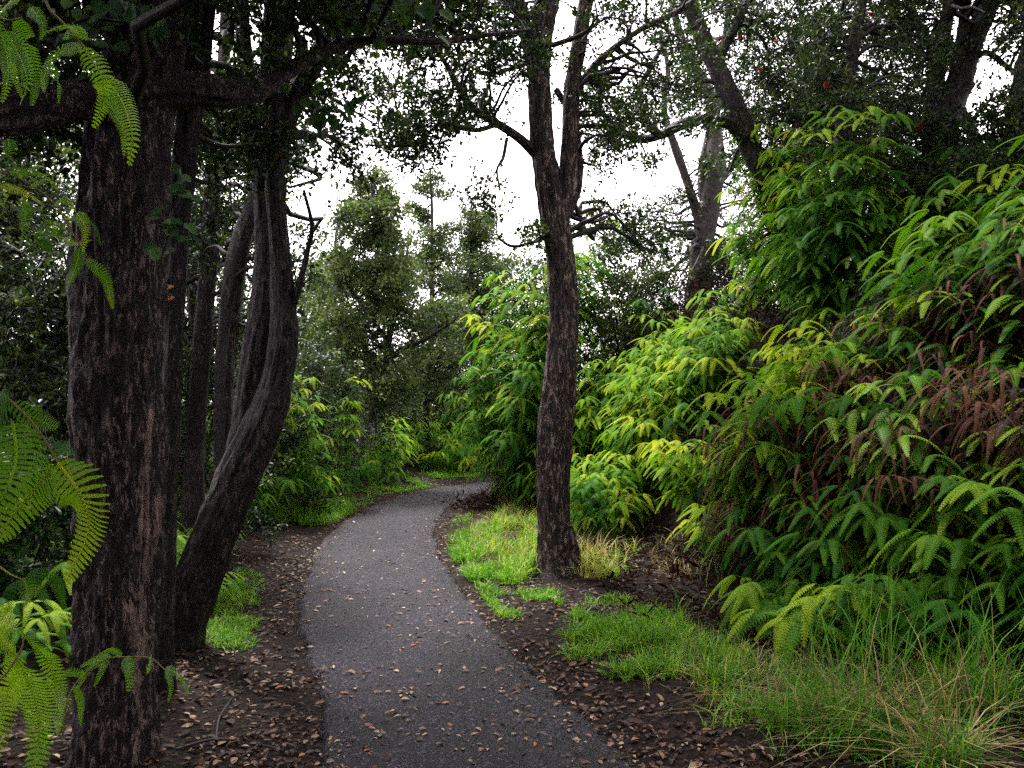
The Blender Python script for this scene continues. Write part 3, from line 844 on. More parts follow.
def woods_and_shade_trees():
    """the woods that close the view on every side, and unseen trees added around the viewer for their shade"""
    q = np.random.default_rng(77)
    cr, wd = Geo(), Geo()
    spots = []
    for _ in range(70):                                    # beyond the bend and along both sides
        a = q.uniform(-62, 62)
        rad = q.uniform(25, 40)
        x, y = rad * math.sin(math.radians(a)), rad * math.cos(math.radians(a))
        ppx = 512 + x / y * FPX
        hmax = 7.5 if 285 < ppx < 560 else (6.6 if 560 < ppx < 760 else 12)
        spots.append((x, y, q.uniform(.6, 1) * hmax, 0.10))
    for x, y, h in ((-3.2, -2.2, 9), (3.4, -2.8, 9), (0.3, -6.5, 10), (6.5, .6, 9), (-6.2, 1.6, 9), (9, 4.5, 9), (-8.5, 6, 10), (-9, 11, 10), (-7, 15, 10), (12, 9, 10), (-5, -8, 10), (6, -8, 10), (10.5, 14, 9), (-11, 18, 10), (8.5, 18, 7)):  # woods at the sides, plus unseen trees behind the viewer added for shade
        spots.append((x, y, h, .09))
    for _ in range(8):  # trees added off to the right to shade the upper bank
        spots.append((q.uniform(6.5, 9.5), q.uniform(3, 8), q.uniform(7, 9), .07))
    for _ in range(26):  # unseen trees behind the viewer, added to block the sky light there
        spots.append((q.uniform(-9, 9), q.uniform(-9, -1.2), q.uniform(6, 10), .13))
    for sx in (-1, 1):  # unseen trees on both sides, added so their crowns darken the near path
        for k in range(15):
            spots.append((sx * q.uniform(2.8, 6), q.uniform(-1, 3.2), q.uniform(8.5, 11), .085))
    for x, y, h, lf in spots:
        z = float(gh(x, y))
        lean = q.normal(0, .06, 2) * h
        tp = catmull([(x, y, z - .3), (x + lean[0] * .4, y + lean[1] * .4, z + h * .4), (x + lean[0], y + lean[1], z + h * .95)], 6)
        tr = np.linspace(.16, .03, len(tp))
        tube(wd, tp, tr, 7)
        n = int(14 + h * 1.6)
        cl = []
        for _ in range(n):
            t = q.uniform(.12 if y > 20 else (.42 if y < -1.1 or y > 3.3 else .62), 1)
            rad = h * (.27 if y < -1.1 or y > 3.3 else .36) * math.sqrt(q.uniform(.05, 1)) * (1.15 - t * .75)
            a = q.uniform(0, 6.283)
            cl.append((np.array([x + lean[0] * t + rad * math.cos(a), y + lean[1] * t + rad * math.sin(a), z + h * t]), q.uniform(.45, .85)))
        grow_crown(cr, wd, cl, [(tp[3:], tr[3:])], leaf=lf, tufts=16, per=11, fine=False, seed=int(q.integers(1e6)), wood_r=.02)
    o = cr.obj('woods', M_CROWN_FAR)
    tag(o, kind='stuff')
    w = wd.obj('woods_trunks', M_TWIG)
    w.name = 'woods_stems'
    tag(w, kind='stuff')
woods_and_shade_trees()

# ------------------------------------------------------------------ ferns
def pinna(g, p0, d0, nrm, L, wid, n, droop, tone, fine=1, curl=0.0):
    """one comb-edged leaflet: a rachis that droops, with pairs of narrow lobes"""
    t = np.linspace(0, 1, n + 1)
    d = unit(np.asarray(d0)[None] + np.array([0, 0, -1.0])[None] * (droop * t ** 1.1)[:, None])
    st = L / n
    pts = np.vstack([[p0], p0 + np.cumsum(d[:-1] * st, 0)])
    comb(g, pts, d, nrm, wid, tone, fine, .80 if fine else .92)

def comb(g, pts, d, nrm, wid, tone, fine=1, fill=.86):
    n = len(pts) - 1
    t = np.linspace(0, 1, n + 1)
    st = np.linalg.norm(pts[1] - pts[0])
    s = unit(np.cross(d, np.broadcast_to(np.asarray(nrm, float), d.shape)))
    nn = np.cross(s, d)
    w = wid * .5 * np.minimum(1, .5 + t * 5) * np.clip(1 - t, 0, 1) ** .45 * (1 - .12 * t)
    w = np.maximum(w, wid * .03)
    V, F = [], []
    a, b = pts[:-1], pts[:-1] + d[:-1] * st * fill
    for sg in (1, -1):
        sw = s[:-1] * w[:-1, None] * sg
        fw = d[:-1] * (w[:-1, None] * .28)
        dn = nn[:-1] * (w[:-1, None] * -.16)
        if fine:
            m1, m2 = a + sw * .62 + fw * .45 - dn * .2, b + sw * .62 + fw * .45 - dn * .2
            t1, t2 = a + sw + fw + dn + d[:-1] * st * .30, b + sw + fw + dn - d[:-1] * st * .12
            V += [a, b, m2, m1, t2, t1]
        else:
            t1, t2 = a + sw + fw + dn + d[:-1] * st * .22, b + sw + fw + dn - d[:-1] * st * .10
            V += [a, b, t2, t1]
    k = 12 if fine else 8
    VV = np.stack(V, 1)
    bs = (np.arange(n) * k)[:, None]
    fs = [[0, 1, 2, 3], [3, 2, 4, 5], [6, 7, 8, 9], [9, 8, 10, 11]] if fine else [[0, 1, 2, 3], [4, 5, 6, 7]]
    FF = np.stack([bs + np.array(f) for f in fs], 1)
    tn = np.repeat(np.linspace(0, .14, n) + tone, k)
    g.add(VV, FF, tn)
    rr = max(.0008, wid * .03) * np.linspace(1, .35, n + 1)
    sd, nu = s * rr[:, None], nn * rr[:, None] * 1.2
    V = np.stack([pts - sd, pts + nu, pts + sd], 1)
    bs = (np.arange(n) * 3)[:, None]
    g.add(V, np.stack([bs + np.array([0, 1, 4, 3]), bs + np.array([1, 2, 5, 4])], 1), min(1, tone + .28))

def frond(g, q, base, az, H, reach, size, nodes=3, pairs=16, fine=1, tone=.45, start=.5, droop=1.5, slim=1.0):
    """a forking climbing-fern frond: a wiry stipe with fans of drooping leaflets at its nodes"""
    out = np.array([math.sin(az), -math.cos(az), 0])
    up = np.array([0, 0, 1.0])
    tt = np.linspace(0, 1, 14)[:, None]
    bend = q.normal(0, .06, 3)
    stipe = base + up * H * (1.25 * tt - .25 * tt ** 3) + out * reach * tt ** 2 + bend * (tt * (1 - tt)) * H
    tube(g, stipe, np.linspace(.0042, .0018, 14) * (size / .22) ** .5, 5, .25)
    T = unit(np.gradient(stipe, axis=0))
    for k in range(nodes):
        f = start + (1 - start) * (k / max(1, nodes - 1)) if nodes > 1 else 1
        ix = min(13, int(round(f * 13)))
        p, d = stipe[ix], T[ix]
        hd = unit(out * .9 + d * .5 + q.normal(0, .12, 3))
        last = k == nodes - 1
        tn = tone + (.22 if last else 0) + q.normal(0, .06)
        sc = size * (1.0 if not last else .85) * q.uniform(.85, 1.15)
        for sg in (1, -1):
            side = np.cross(hd, up) * sg
            bd = unit(hd * q.uniform(.4, .9) + side * 1.0 + up * q.uniform(.05, .4))
            bl = sc * q.uniform(.35, .6)
            e = p + bd * bl
            tube(g, np.array([p, p + bd * bl * .55 + up * .01, e]), [.0022, .0018, .0014], 4, .35)
            for fk in (-.55, .55):
                fd = unit(bd + np.cross(bd, up) * fk * 1.3 - up * q.uniform(.3, .9))
                pinna(g, e, fd, up + fd * .3, sc * q.uniform(.75, 1.15), sc * slim * q.uniform(.25, .32), pairs, droop * q.uniform(.4, 1.3), tn, fine)
            pinna(g, p + bd * bl * .15, unit(bd - hd * .7 + up * .1), up, sc * q.uniform(.5, .8), sc * .22 * slim, pairs, droop, tn - .05, fine)
        if last:
            for fk in (-.35, .35):
                fd = unit(hd + np.cross(hd, up) * fk * 1.4 - up * q.uniform(.1, .6))
                pinna(g, p, fd, up, sc * q.uniform(.7, 1.0), sc * .26 * slim, pairs, droop * q.uniform(.6, 1.2), tn + .08, fine)

def fern_proto(seed, kind):
    q = np.random.default_rng(seed)
    t = thing('fern' if kind != 'climb' else 'climbing_fern', (0, 0, 0), None, 'fern')
    if kind == 'low':
        spec = [(q.uniform(-1.7, 1.7), q.uniform(.30, .62), q.uniform(.18, .40), 3, .42) for _ in range(5)]
    elif kind == 'tall':
        spec = [(q.uniform(-1.6, 1.6), q.uniform(.55, 1.25), q.uniform(.22, .5), 3, .42) for _ in range(6)]
    elif kind == 'dead':
        spec = [(q.uniform(-2.4, 2.4), q.uniform(.15, .75), q.uniform(.2, .6), 4, .3) for _ in range(7)]
    elif kind == 'sparse':
        spec = [(q.uniform(-1.8, 1.8), q.uniform(.30, .7), q.uniform(.2, .45), 3, .45) for _ in range(4)]
    else:
        spec = [(q.uniform(-1.5, 1.5), 1.0 + 1.7 * k / 11 + q.uniform(-.2, .2), q.uniform(.2, .5), 3, .58) for k in range(12)]
    for az, H, reach, nodes, st in spec:
        g = Geo()
        b = np.array([q.normal(0, .10), q.normal(0, .10), -.06])
        frond(g, q, b, az, H, reach, q.uniform(.25, .33) * (1.18 if kind in ('tall', 'climb') else 1), nodes, 18 if kind != 'climb' else 14, kind in ('low', 'sparse'), q.uniform(.28, .5), st, *((2.8, .38) if kind == 'dead' else ()))
        g.obj('frond', M_FERN, t)
    return t

PROTO = {k: [fern_proto(900 + 31 * i + ord(k[0]), k) for i in range(n)] for k, n in (('low', 5), ('tall', 5), ('sparse', 3), ('climb', 3), ('dead', 4))}
USED = set()

def place_fern(kind, pos, face, scale, mat, label, group, tilt=(0, 0)):
    pr = PROTO[kind][int(R.integers(len(PROTO[kind])))]
    rot = (tilt[0], tilt[1], face)
    if pr.name in USED:
        t = copy_thing(pr, pos, rot, scale, label, group)
    else:
        USED.add(pr.name)
        t = pr
        t.location, t.rotation_euler, t.scale = pos, rot, (scale,) * 3
        t['label'], t['group'] = label, group
    if True:
        for c in t.children:
            c.material_slots[0].link = 'OBJECT'
            c.material_slots[0].material = mat
    return t

def face_to(pos, tx, ty):
    """turn that points a fern's open side from pos to the ground point (tx, ty)"""
    dx, dy = tx - pos[0], ty - pos[1]
    return math.atan2(dx, -dy)

def bank_ferns(rect, n, kind, lift, scale, mat, label, group, seed, spacing=.3, tow=(-1.2, 4.0), dmax=22, spread=.6):
    q = np.random.default_rng(seed)
    cand = on_ground(q.uniform(rect[0], rect[2], n * 14), q.uniform(rect[1], rect[3], n * 14), lift, dmax)
    cand = cand[~np.isnan(cand[:, 0])]
    e, side, vg = path_rel(cand[:, 0], cand[:, 1])
    hollow = vnoise(np.stack([cand[:, 0] * 1.25, cand[:, 1] * 1.25, cand[:, 2] * .9], -1), 44) < .37      # gaps between the mounds
    cand = cand[(e > np.minimum(vg - .15, 1.6)) & ~(hollow & (kind != 'climb'))]
    kept = []
    for c in cand:
        if len(kept) >= n:
            break
        if all(np.linalg.norm((c - k)[:2]) > spacing for k in kept):
            kept.append(c)
    for c in kept:
        c[2] = float(gh(c[0], c[1])) - .02
        place_fern(kind, c, face_to(c, tow[0], tow[1]) + q.normal(0, spread), q.uniform(*scale), mat, label, group, (q.normal(0, .1), q.normal(0, .1)))

bank_ferns((595, 322, 845, 400), 42, 'tall', .95, (.72, .95), M_FERN, 'bright yellow-green fern along the sunlit top of the thicket right of the forked tree', 'ferns along the top of the bright thicket', 1, .24)
bank_ferns((585, 390, 740, 470), 26, 'tall', .85, (.75, 1.0), M_FERN, 'bright green fern on the face of the thicket right behind the forked tree', 'ferns on the face of the bright thicket', 2, .26)
bank_ferns((600, 440, 740, 500), 16, 'low', .5, (.85, 1.1), M_FERN, 'mid-green fern at the foot of the lit thicket near the forked tree', 'ferns at the foot of the thicket', 3, .28)
bank_ferns((800, 425, 1090, 560), 66, 'low', .6, (.95, 1.2), M_FERN_DARK, 'deep green fern with drooping leaflets low on the bank above the tall grass', 'deep green ferns above the tall grass', 4, .22)
bank_ferns((725, 400, 880, 485), 30, 'dead', .55, (.8, 1.15), M_FERN_DEAD, 'withered red-brown fern between the lit thicket and the deep green ferns', 'withered ferns between the green ones', 5, .2)
bank_ferns((730, 395, 850, 480), 7, 'sparse', .6, (.85, 1.1), M_FERN, 'light green fern rising among the withered ferns in mid bank', 'ferns among the withered ones', 6, .32)
bank_ferns((830, 270, 1060, 460), 50, 'dead', .55, (.85, 1.2), M_FERN_DEAD, 'dead red-brown fern in the dark hollow on the right of the bank', 'dead ferns in the dark hollow', 7, .22)
bank_ferns((830, 280, 1000, 440), 11, 'sparse', .65, (.85, 1.1), M_FERN_DARK, 'dark green fern scattered among the dead ferns of the hollow', 'green ferns in the dark hollow', 18, .4)
bank_ferns((960, 310, 1060, 370), 5, 'low', .6, (.8, 1.0), M_FERN, 'green fern at the right edge above the dead brown ones', 'ferns above the dead ones', 8, .32)
bank_ferns((850, 415, 960, 470), 5, 'sparse', .55, (.95, 1.2), M_FERN_LIT, 'yellow-tipped fern just above the deep green ferns', 'yellow-tipped ferns', 9, .3)
bank_ferns((925, 145, 1060, 260), 12, 'tall', .95, (.8, 1.05), M_FERN_DARK, 'arching green fern near the top of the bank under the three-stemmed tree', 'ferns under the three-stemmed tree', 10, .3)
HANG = [(772, 11.6), (786, 11.2), (800, 11.5), (815, 11.0), (830, 11.4), (842, 10.8), (795, 10.6), (822, 10.4), (850, 11.8)]
bank_ferns((835, 160, 930, 260), 5, 'tall', 1.1, (.8, 1.1), M_FERN_DARK, 'shaded fern left of the three-stemmed tree', 'shaded ferns on the upper bank', 12, .32)
bank_ferns((480, 430, 560, 510), 10, 'tall', .8, (.6, .8), M_FERN_DARK, 'shaded fern low on the tall clump where the path disappears', 'ferns at the foot of the tall clump', 15, .22, (-1.5, 2), 16)
bank_ferns((590, 225, 665, 330), 12, 'climb', 2.3, (.75, 1.0), M_FERN, 'tall fern hanging behind the fork of the scaly-barked tree', 'hanging ferns behind the forked tree', 16, .3, (-1.5, 2), 18)
bank_ferns((655, 285, 740, 325), 8, 'tall', .9, (.7, .9), M_FERN_DARK, 'shadowed fern at the foot of the pale grey tree', 'ferns at the foot of the pale tree', 17, .35, (-1.2, 4), 22)

def spot_ferns(items, kind, mat, scale, label, group, seed, tow=(0, 0)):
    q = np.random.default_rng(seed)
    for px, d in items:
        x = (px - 512) / FPX * d
        pos = (x, d, float(gh(x, d)) - .02)
        place_fern(kind, pos, face_to(pos, *tow) + q.normal(0, .6), q.uniform(*scale), mat, label, group, (q.normal(0, .1), q.normal(0, .1)))

spot_ferns([(548, 13.6), (530, 13.4), (515, 13.8), (560, 13.2), (540, 14.2), (525, 14.4), (556, 14.6), (575, 13.6)], 'climb', M_FERN, (1.0, 1.22), 'fern high on the tall green clump left of the forked tree', 'ferns high on the tall clump', 13, (-1.5, 2))
spot_ferns([(508, 13.2), (498, 13.6), (518, 12.9), (532, 12.8), (545, 12.7), (505, 14.2), (522, 13.6)], 'climb', M_FERN_DARK, (.72, 1.0), 'hanging fern in the middle of the tall clump left of the forked tree', 'ferns in the middle of the tall clump', 14, (-1.5, 2))
spot_ferns([(836, 8.9), (846, 8.7), (858, 8.8), (866, 9.0), (850, 8.5)], 'climb', M_FERN_DARK, (.8, 1.0), 'dark hanging fern draped over the trunk in the middle of the upper bank', 'ferns draped over the upper trunk', 19, (-1.2, 4))
spot_ferns(HANG, 'climb', M_FERN, (.82, 1.02), 'tall fern hanging in curtains beside the leaning tree', 'hanging ferns beside the leaning tree', 11, (-1.2, 4))
spot_ferns([(306, 12.5), (318, 12.2), (296, 12.8), (326, 13), (310, 11.6)], 'climb', M_FERN, (.62, .82), 'tall pale green fern in the gap right of the twin-stemmed tree', 'tall ferns right of the twin-stemmed tree', 41)
spot_ferns([(236, 10.4), (250, 11.2), (266, 12.0), (252, 12.6), (280, 12.8), (300, 14.2), (262, 11.0), (318, 15.0)], 'tall', M_FERN_DARK, (.7, .95), 'shaded green fern behind the strip of grass left of the path', 'shaded ferns left of the path', 42)
spot_ferns([(246, 11.4), (262, 12.4), (286, 13.6), (312, 14.6), (338, 15.4)], 'low', M_FERN_DARK, (.65, .85), 'low green fern on the edge of the strip of grass left of the path', 'low ferns left of the path', 43)
spot_ferns([(166, 7.4), (178, 7.2), (186, 7.8), (172, 8.2), (195, 8.6), (165, 6.7), (180, 6.6)], 'low', M_FERN_LIT, (.65, .9), 'fresh green fern between the thickest trunk and the twin-stemmed tree', 'ferns between the two nearest trunks', 44)
spot_ferns([(18, 9.6), (40, 10.2), (60, 9.8), (75, 10.6)], 'climb', M_FERN, (.62, .78), 'light green fern in the shrubs at the left edge', 'ferns in the shrubs at the left edge', 45)
spot_ferns([(30, 4.6), (-10, 4.3), (50, 5.2), (10, 5.6), (50, 6.6), (62, 7.2), (40, 7.4), (70, 6.4), (20, 6.2), (5, 6.8)], 'low', M_FERN_DARK, (.8, 1.1), 'dark fern on the forest floor left of the thickest trunk', 'floor ferns at the left', 46)
spot_ferns([(392, 18.0), (402, 18.8), (415, 19.6), (424, 20.4), (380, 17.6), (435, 20.0)], 'tall', M_FERN_LIT, (.8, 1.1), 'yellowish fern at the outside of the bend', 'yellowish ferns at the outside of the bend', 47, (-1, 5))
spot_ferns([(440, 19.4), (450, 19.2), (462, 19.6), (430, 18.8), (470, 20.2)], 'low', M_FERN, (.9, 1.3), 'low green fern behind the grass where the path vanishes', 'low ferns where the path vanishes', 48, (-1, 5))
spot_ferns([(372, 17.0), (355, 15.4), (340, 14.6), (365, 16.2)], 'low', M_FERN_DARK, (.9, 1.2), 'small dark fern under the curved slender tree', 'small ferns under the curved tree', 49, (-1, 5))
for k, lst in PROTO.items():
    for pr in lst:
        if pr.name not in USED:
            for c in list(pr.children):
                bpy.data.objects.remove(c)
            bpy.data.objects.remove(pr)

# dead stalks and rotting fronds under the ferns
g = Geo()
q = np.random.default_rng(88)
n = 60000
xy = np.stack([q.uniform(-1.6, 9, n), q.uniform(3.6, 17, n)], -1)
e, side, vg = path_rel(xy[:, 0], xy[:, 1])
ok = (side > 0) & (e > vg - .9) & (np.abs(xy[:, 0]) / xy[:, 1] < .72)
xy, e, vg = xy[ok], e[ok], vg[ok]
n = len(xy)
hh = np.clip(.10 + (e - vg) * .5, .015, .75) * q.uniform(0, 1, n) ** 1.2
base = np.stack([xy[:, 0], xy[:, 1], gh(xy[:, 0], xy[:, 1]) + hh], -1)
dr = unit(np.stack([q.normal(0, 1, n), q.normal(0, 1, n), q.normal(-.25, .7, n)], -1))
half = n // 2
leaves(g, base[:half], dr[:half], unit(q.normal(0, 1, (half, 3)) + [0, 0, .6]), q.uniform(.07, .18, half), q.uniform(.014, .035, half), q.uniform(0, .75, half), True)
sticks(g, base[half:], base[half:] + dr[half:] * q.uniform(.12, .7, (n - half, 1)), q.uniform(.0012, .0038, n - half), q.uniform(.0, 1, n - half).repeat(9))
tag(g.obj('dead_fern_litter', M_FERN_DEAD), kind='stuff')

# ------------------------------------------------------------------ grass
def blades(g, base, h, w, q, tone, lean=.5):
    n = len(base)
    a = q.uniform(0, 6.283, n)
    out = np.stack([np.cos(a), np.sin(a), np.zeros(n)], -1)
    sd = np.stack([-np.sin(a), np.cos(a), np.zeros(n)], -1)
    ln = np.abs(q.normal(lean, lean * .5, n))[:, None]
    h = np.broadcast_to(h, (n,))[:, None]
    w = np.broadcast_to(w, (n,))[:, None]
    lv = []
    for t, k in ((0, .8), (.35, 1), (.7, .75), (1, .05)):
        c = base + np.array([0, 0, 1.0]) * h * (t - .42 * ln * t * t) + out * h * ln * t * t * .9
        lv += [c - sd * w * k / 2, c + sd * w * k / 2]
    V = np.stack(lv, 1)
    b = (np.arange(n) * 8)[:, None]
    F = np.stack([b + np.array([i, i + 1, i + 3, i + 2]) for i in (0, 2, 4)], 1)
    g.add(V, F, np.repeat(np.clip(tone, 0, 1), 8))

def grass_patch(g, cx, cy, rx, ry, n, h, w, seed, tone=(.1, .65), lean=.5, clump=.61):
    q = np.random.default_rng(seed)
    m = n * 3
    a, r = q.uniform(0, 6.283, m), np.sqrt(q.uniform(0, 1, m))
    pts = on_ground(cx + rx * r * np.cos(a), cy + ry * r * np.sin(a), 0, 30)
    pts = pts[~np.isnan(pts[:, 0])]
    e, _, _ = path_rel(pts[:, 0], pts[:, 1])
    nz = vnoise(np.stack([pts[:, 0] * 4.5, pts[:, 1] * 4.5, pts[:, 0] * 0 + 2], -1), 12)
    pts = pts[(e > .10) & (nz > clump * q.uniform(.62, 1.12, len(pts)))][:int(n * .62)]
    k = len(pts)
    h = (h[0], h[1] * 1.15)
    w = (w[0] * 1.25, w[1] * 1.45)
    lean = lean * 1.6
    pts[:, 2] -= .01
    blades(g, pts, q.uniform(*h, k), q.uniform(*w, k), q, q.uniform(*tone, k), lean)

g = Geo()
for a in [(492, 560, 46, 34, 9000, (.05, .17), (.004, .007), 1), (520, 545, 34, 36, 5000, (.08, .26), (.004, .007), 2, (.2, .85)), (470, 540, 22, 30, 2600, (.04, .12), (.003, .006), 3),
          (520, 603, 42, 17, 3000, (.03, .09), (.003, .006), 4), (625, 645, 66, 36, 7500, (.05, .15), (.003, .006), 5), (690, 660, 60, 34, 2800, (.06, .20), (.003, .006), 6, (.0, .7)),
          (610, 620, 40, 20, 2600, (.04, .12), (.003, .006), 7), (740, 700, 70, 34, 1100, (.05, .18), (.003, .006), 8, (.0, .75)), (600, 560, 40, 22, 900, (.08, .25), (.003, .006), 9, (.5, 1)),
          (900, 735, 150, 55, 4200, (.08, .34), (.002, .005), 10, (.0, .42)), (228, 615, 32, 34, 4600, (.03, .10), (.003, .006), 11, (.1, .65), .5, .5), (240, 585, 26, 14, 1200, (.03, .09), (.003, .006), 12),
          (300, 514, 58, 13, 8000, (.05, .20), (.005, .008), 13), (290, 522, 34, 9, 1500, (.04, .10), (.005, .008), 14), (400, 484, 34, 10, 2600, (.04, .12), (.007, .011), 15),
          (455, 474, 34, 7, 2600, (.05, .16), (.007, .011), 16), (375, 490, 22, 7, 800, (.04, .10), (.006, .010), 17), (345, 500, 30, 10, 1200, (.04, .12), (.006, .010), 18), (235, 650, 22, 16, 500, (.04, .1), (.003, .006), 19)]:
    grass_patch(g, *a)
tag(g.obj('grass', M_GRASS), kind='stuff')
g = Geo()
for a in [(900, 735, 140, 45, 450, (.14, .42), (.003, .006), 31, (.1, 1), .6, .75), (950, 745, 90, 40, 400, (.15, .5), (.003, .006), 32, (.1, 1), .7, .7), (690, 560, 40, 24, 500, (.1, .3), (.002, .005), 33, (.2, 1), .7, .3),
          (505, 545, 40, 26, 700, (.12, .3), (.003, .006), 34, (.2, .9), .6, .3), (590, 545, 22, 22, 500, (.15, .4), (.003, .006), 35, (.3, 1), .6, .3), (520, 505, 22, 22, 400, (.15, .4), (.003, .006), 36, (.3, 1), .6, .3),
          (700, 680, 60, 34, 300, (.1, .24), (.002, .005), 37, (.2, 1), .7, .3), (800, 690, 60, 50, 500, (.1, .3), (.002, .005), 38, (.0, .9), .7, .3)]:
    grass_patch(g, *a)
tag(g.obj('dry_grass', M_STRAW), kind='stuff')

def grass_tuft(px, py, n, h, w, label, mat, seed, lean=.6, spread=.05, tone=(.1, .6), group=None):
    q = np.random.default_rng(seed)
    p = on_ground([px], [py])[0]
    g = Geo()
    b = np.stack([q.normal(0, spread, n), q.normal(0, spread, n), np.full(n, -.02)], -1)
    blades(g, b, q.uniform(h * .5, h, n), q.uniform(w * .7, w, n), q, q.uniform(*tone, n), lean)
    o = g.obj('grass_tuft', mat)
    o.location = p
    tag(o, label, 'grass', group)

for a in [(678, 618, 12, .34, .008, 'lone tuft of long thin grass blades on bare soil right of the forked tree', M_GRASS, 1, .9),
          (615, 632, 60, .24, .006, 'upright bright green tuft in the nearest grass patch right of the path', M_GRASS, 2, .5),
          (648, 668, 60, .20, .006, 'wide tuft with yellowed tips at the lower part of the nearest grass patch', M_GRASS, 3, .7, .06, (.3, .9)),
          (230, 640, 70, .17, .006, 'spiky tuft in the small grass patch beside the leaning twin-stemmed tree', M_GRASS, 4, .8),
          (303, 505, 70, .34, .010, 'bushy tuft of long blades on the grass strip left of the path', M_GRASS, 5, .7, .09),
          (720, 590, 10, .45, .007, 'two thin tall grass stalks at the dark foot of the fern bank', M_GRASS, 6, .4),
          (860, 700, 46, .9, .008, 'tall arching green grass in front of the deep green ferns', M_GRASS, 7, .55, .16, (.0, .42)),
          (935, 712, 50, .95, .008, 'tallest green grass clump at the right, bending over the ferns', M_GRASS, 8, .55, .18, (.0, .42)),
          (905, 735, 14, .8, .006, 'few straw-coloured stalks among green blades at the lower right', M_STRAW, 9, .5, .17, (.3, 1)),
          (985, 738, 18, .85, .006, 'straw-coloured stalks nearest the lower right corner', M_STRAW, 10, .5, .18, (.3, 1)),
          (1005, 724, 46, .9, .008, 'green grass clump at the right edge beside straw stalks', M_GRASS, 11, .55, .16, (.0, .5)),
          (838, 745, 110, .40, .007, 'short dark green grass clump left of the straw clumps', M_GRASS, 12, .7, .10, (.0, .4)),
          (760, 720, 40, .22, .006, 'low olive tuft on the verge between the path and the tall grass', M_GRASS, 13, .7, .08, (.3, .8)),
          (530, 566, 60, .26, .007, 'long-bladed tuft at the left foot of the forked tree', M_GRASS, 14, .6, .08, (.2, .8))]:
    grass_tuft(*a)

# ------------------------------------------------------------------ fallen leaves, twigs
def litter_mesh(seed):
    q = np.random.default_rng(seed)
    g = Geo()
    n = 7
    t = np.linspace(0, 1, n)
    L, Wd = 1.0, q.uniform(.38, .62)
    wv = Wd * .5 * np.sin(np.pi * np.clip(t, .02, .98)) ** .7
    zc = q.uniform(.02, .14) * np.sin(t * np.pi * q.uniform(.8, 1.6)) + .05
    cup = q.uniform(-.1, .22)
    bend = q.normal(0, .12) * t * t
    V = np.stack([np.stack([t * L - .5, bend + s * wv, zc + cup * abs(s) * wv * 2], -1) for s in (-1, 0, 1)], 1)
    b = (np.arange(n - 1) * 3)[:, None]
    g.add(V, np.stack([b + np.array([0, 1, 4, 3]), b + np.array([1, 2, 5, 4])], 1), q.uniform(.62, .95))
    g.add(np.array([[-.5, 0, .05], [-.5, .012, .06], [-.72, .03, .02], [-.72, .02, .02]]), [[0, 1, 2, 3]], .4)
    return g

LEAF_ME = [litter_mesh(60 + i).mesh('fallen_leaf', M_LITTER, True) for i in range(7)]
q = np.random.default_rng(99)
def leaf_obj(pos, size, mat=None, label=None, group=None, me=None):
    o = bpy.data.objects.new('fallen_leaf', me or LEAF_ME[int(q.integers(7))])
    COL.objects.link(o)
    o.location = pos
    o.rotation_euler = (q.normal(0, .14), q.normal(0, .14), q.uniform(0, 6.283))
    o.scale = (size,) * 3
    if mat:
        o.material_slots[0].link = 'OBJECT'
        o.material_slots[0].material = mat
    return tag(o, label, 'leaf', group)

def path_top(x, y):
    e, s, v = path_rel(x, y)
    return np.where(e < 0, .024 * np.clip(-e / .3, 0, 1) ** .5, gh(x, y)) + .003

def scatter_leaves(n, rect, on_path, size, mat, label, group):
    got = 0
    while got < n:
        m = on_ground(q.uniform(rect[0], rect[2], n * 4), q.uniform(rect[1], rect[3], n * 4))
        m = m[~np.isnan(m[:, 0])]
        e, s, v = path_rel(m[:, 0], m[:, 1])
        m = m[(e < -.03) if on_path else ((e > .02) & (e < 1.3))]
        for p in m[:n - got]:
            p[2] = float(path_top(p[0], p[1])[0])
            leaf_obj(p, q.uniform(*size), mat, label, group)
            got += 1
scatter_leaves(120, (318, 620, 640, 768), True, (.024, .046), None, 'small pale brown dead leaf lying on the nearest stretch of the asphalt path', 'dead leaves on the near path')
scatter_leaves(60, (300, 530, 520, 620), True, (.028, .048), None, 'small pale brown dead leaf lying on the asphalt path further on, towards the bend', 'dead leaves on the path towards the bend')
scatter_leaves(40, (190, 600, 330, 768), False, (.03, .06), None, 'brown dead leaf on the dark soil left of the path', 'dead leaves on the soil left of the path')
scatter_leaves(46, (440, 560, 820, 768), False, (.03, .06), None, 'brown dead leaf on the soil along the right edge of the path', 'dead leaves along the right edge of the path')
scatter_leaves(18, (318, 600, 640, 768), True, (.030, .05), M_ORANGE, 'orange-brown dead leaf among the paler ones on the asphalt', 'orange leaves on the path')
for px, py, sz, lab in [(280, 690, .06, 'large orange-brown leaf on the soil left of the path'), (586, 690, .05, 'yellow-orange leaf at the right edge of the path below the near grass'),
                        (157, 690, .055, 'dull red leaf on the soil beside the thickest trunk'), (302, 758, .035, 'bright orange scrap of leaf at the left edge of the path near the bottom')]:
    p = on_ground([px], [py])[0]
    p[2] = float(path_top(p[0], p[1])[0]) + .004
    leaf_obj(p, sz, M_ORANGE, lab)

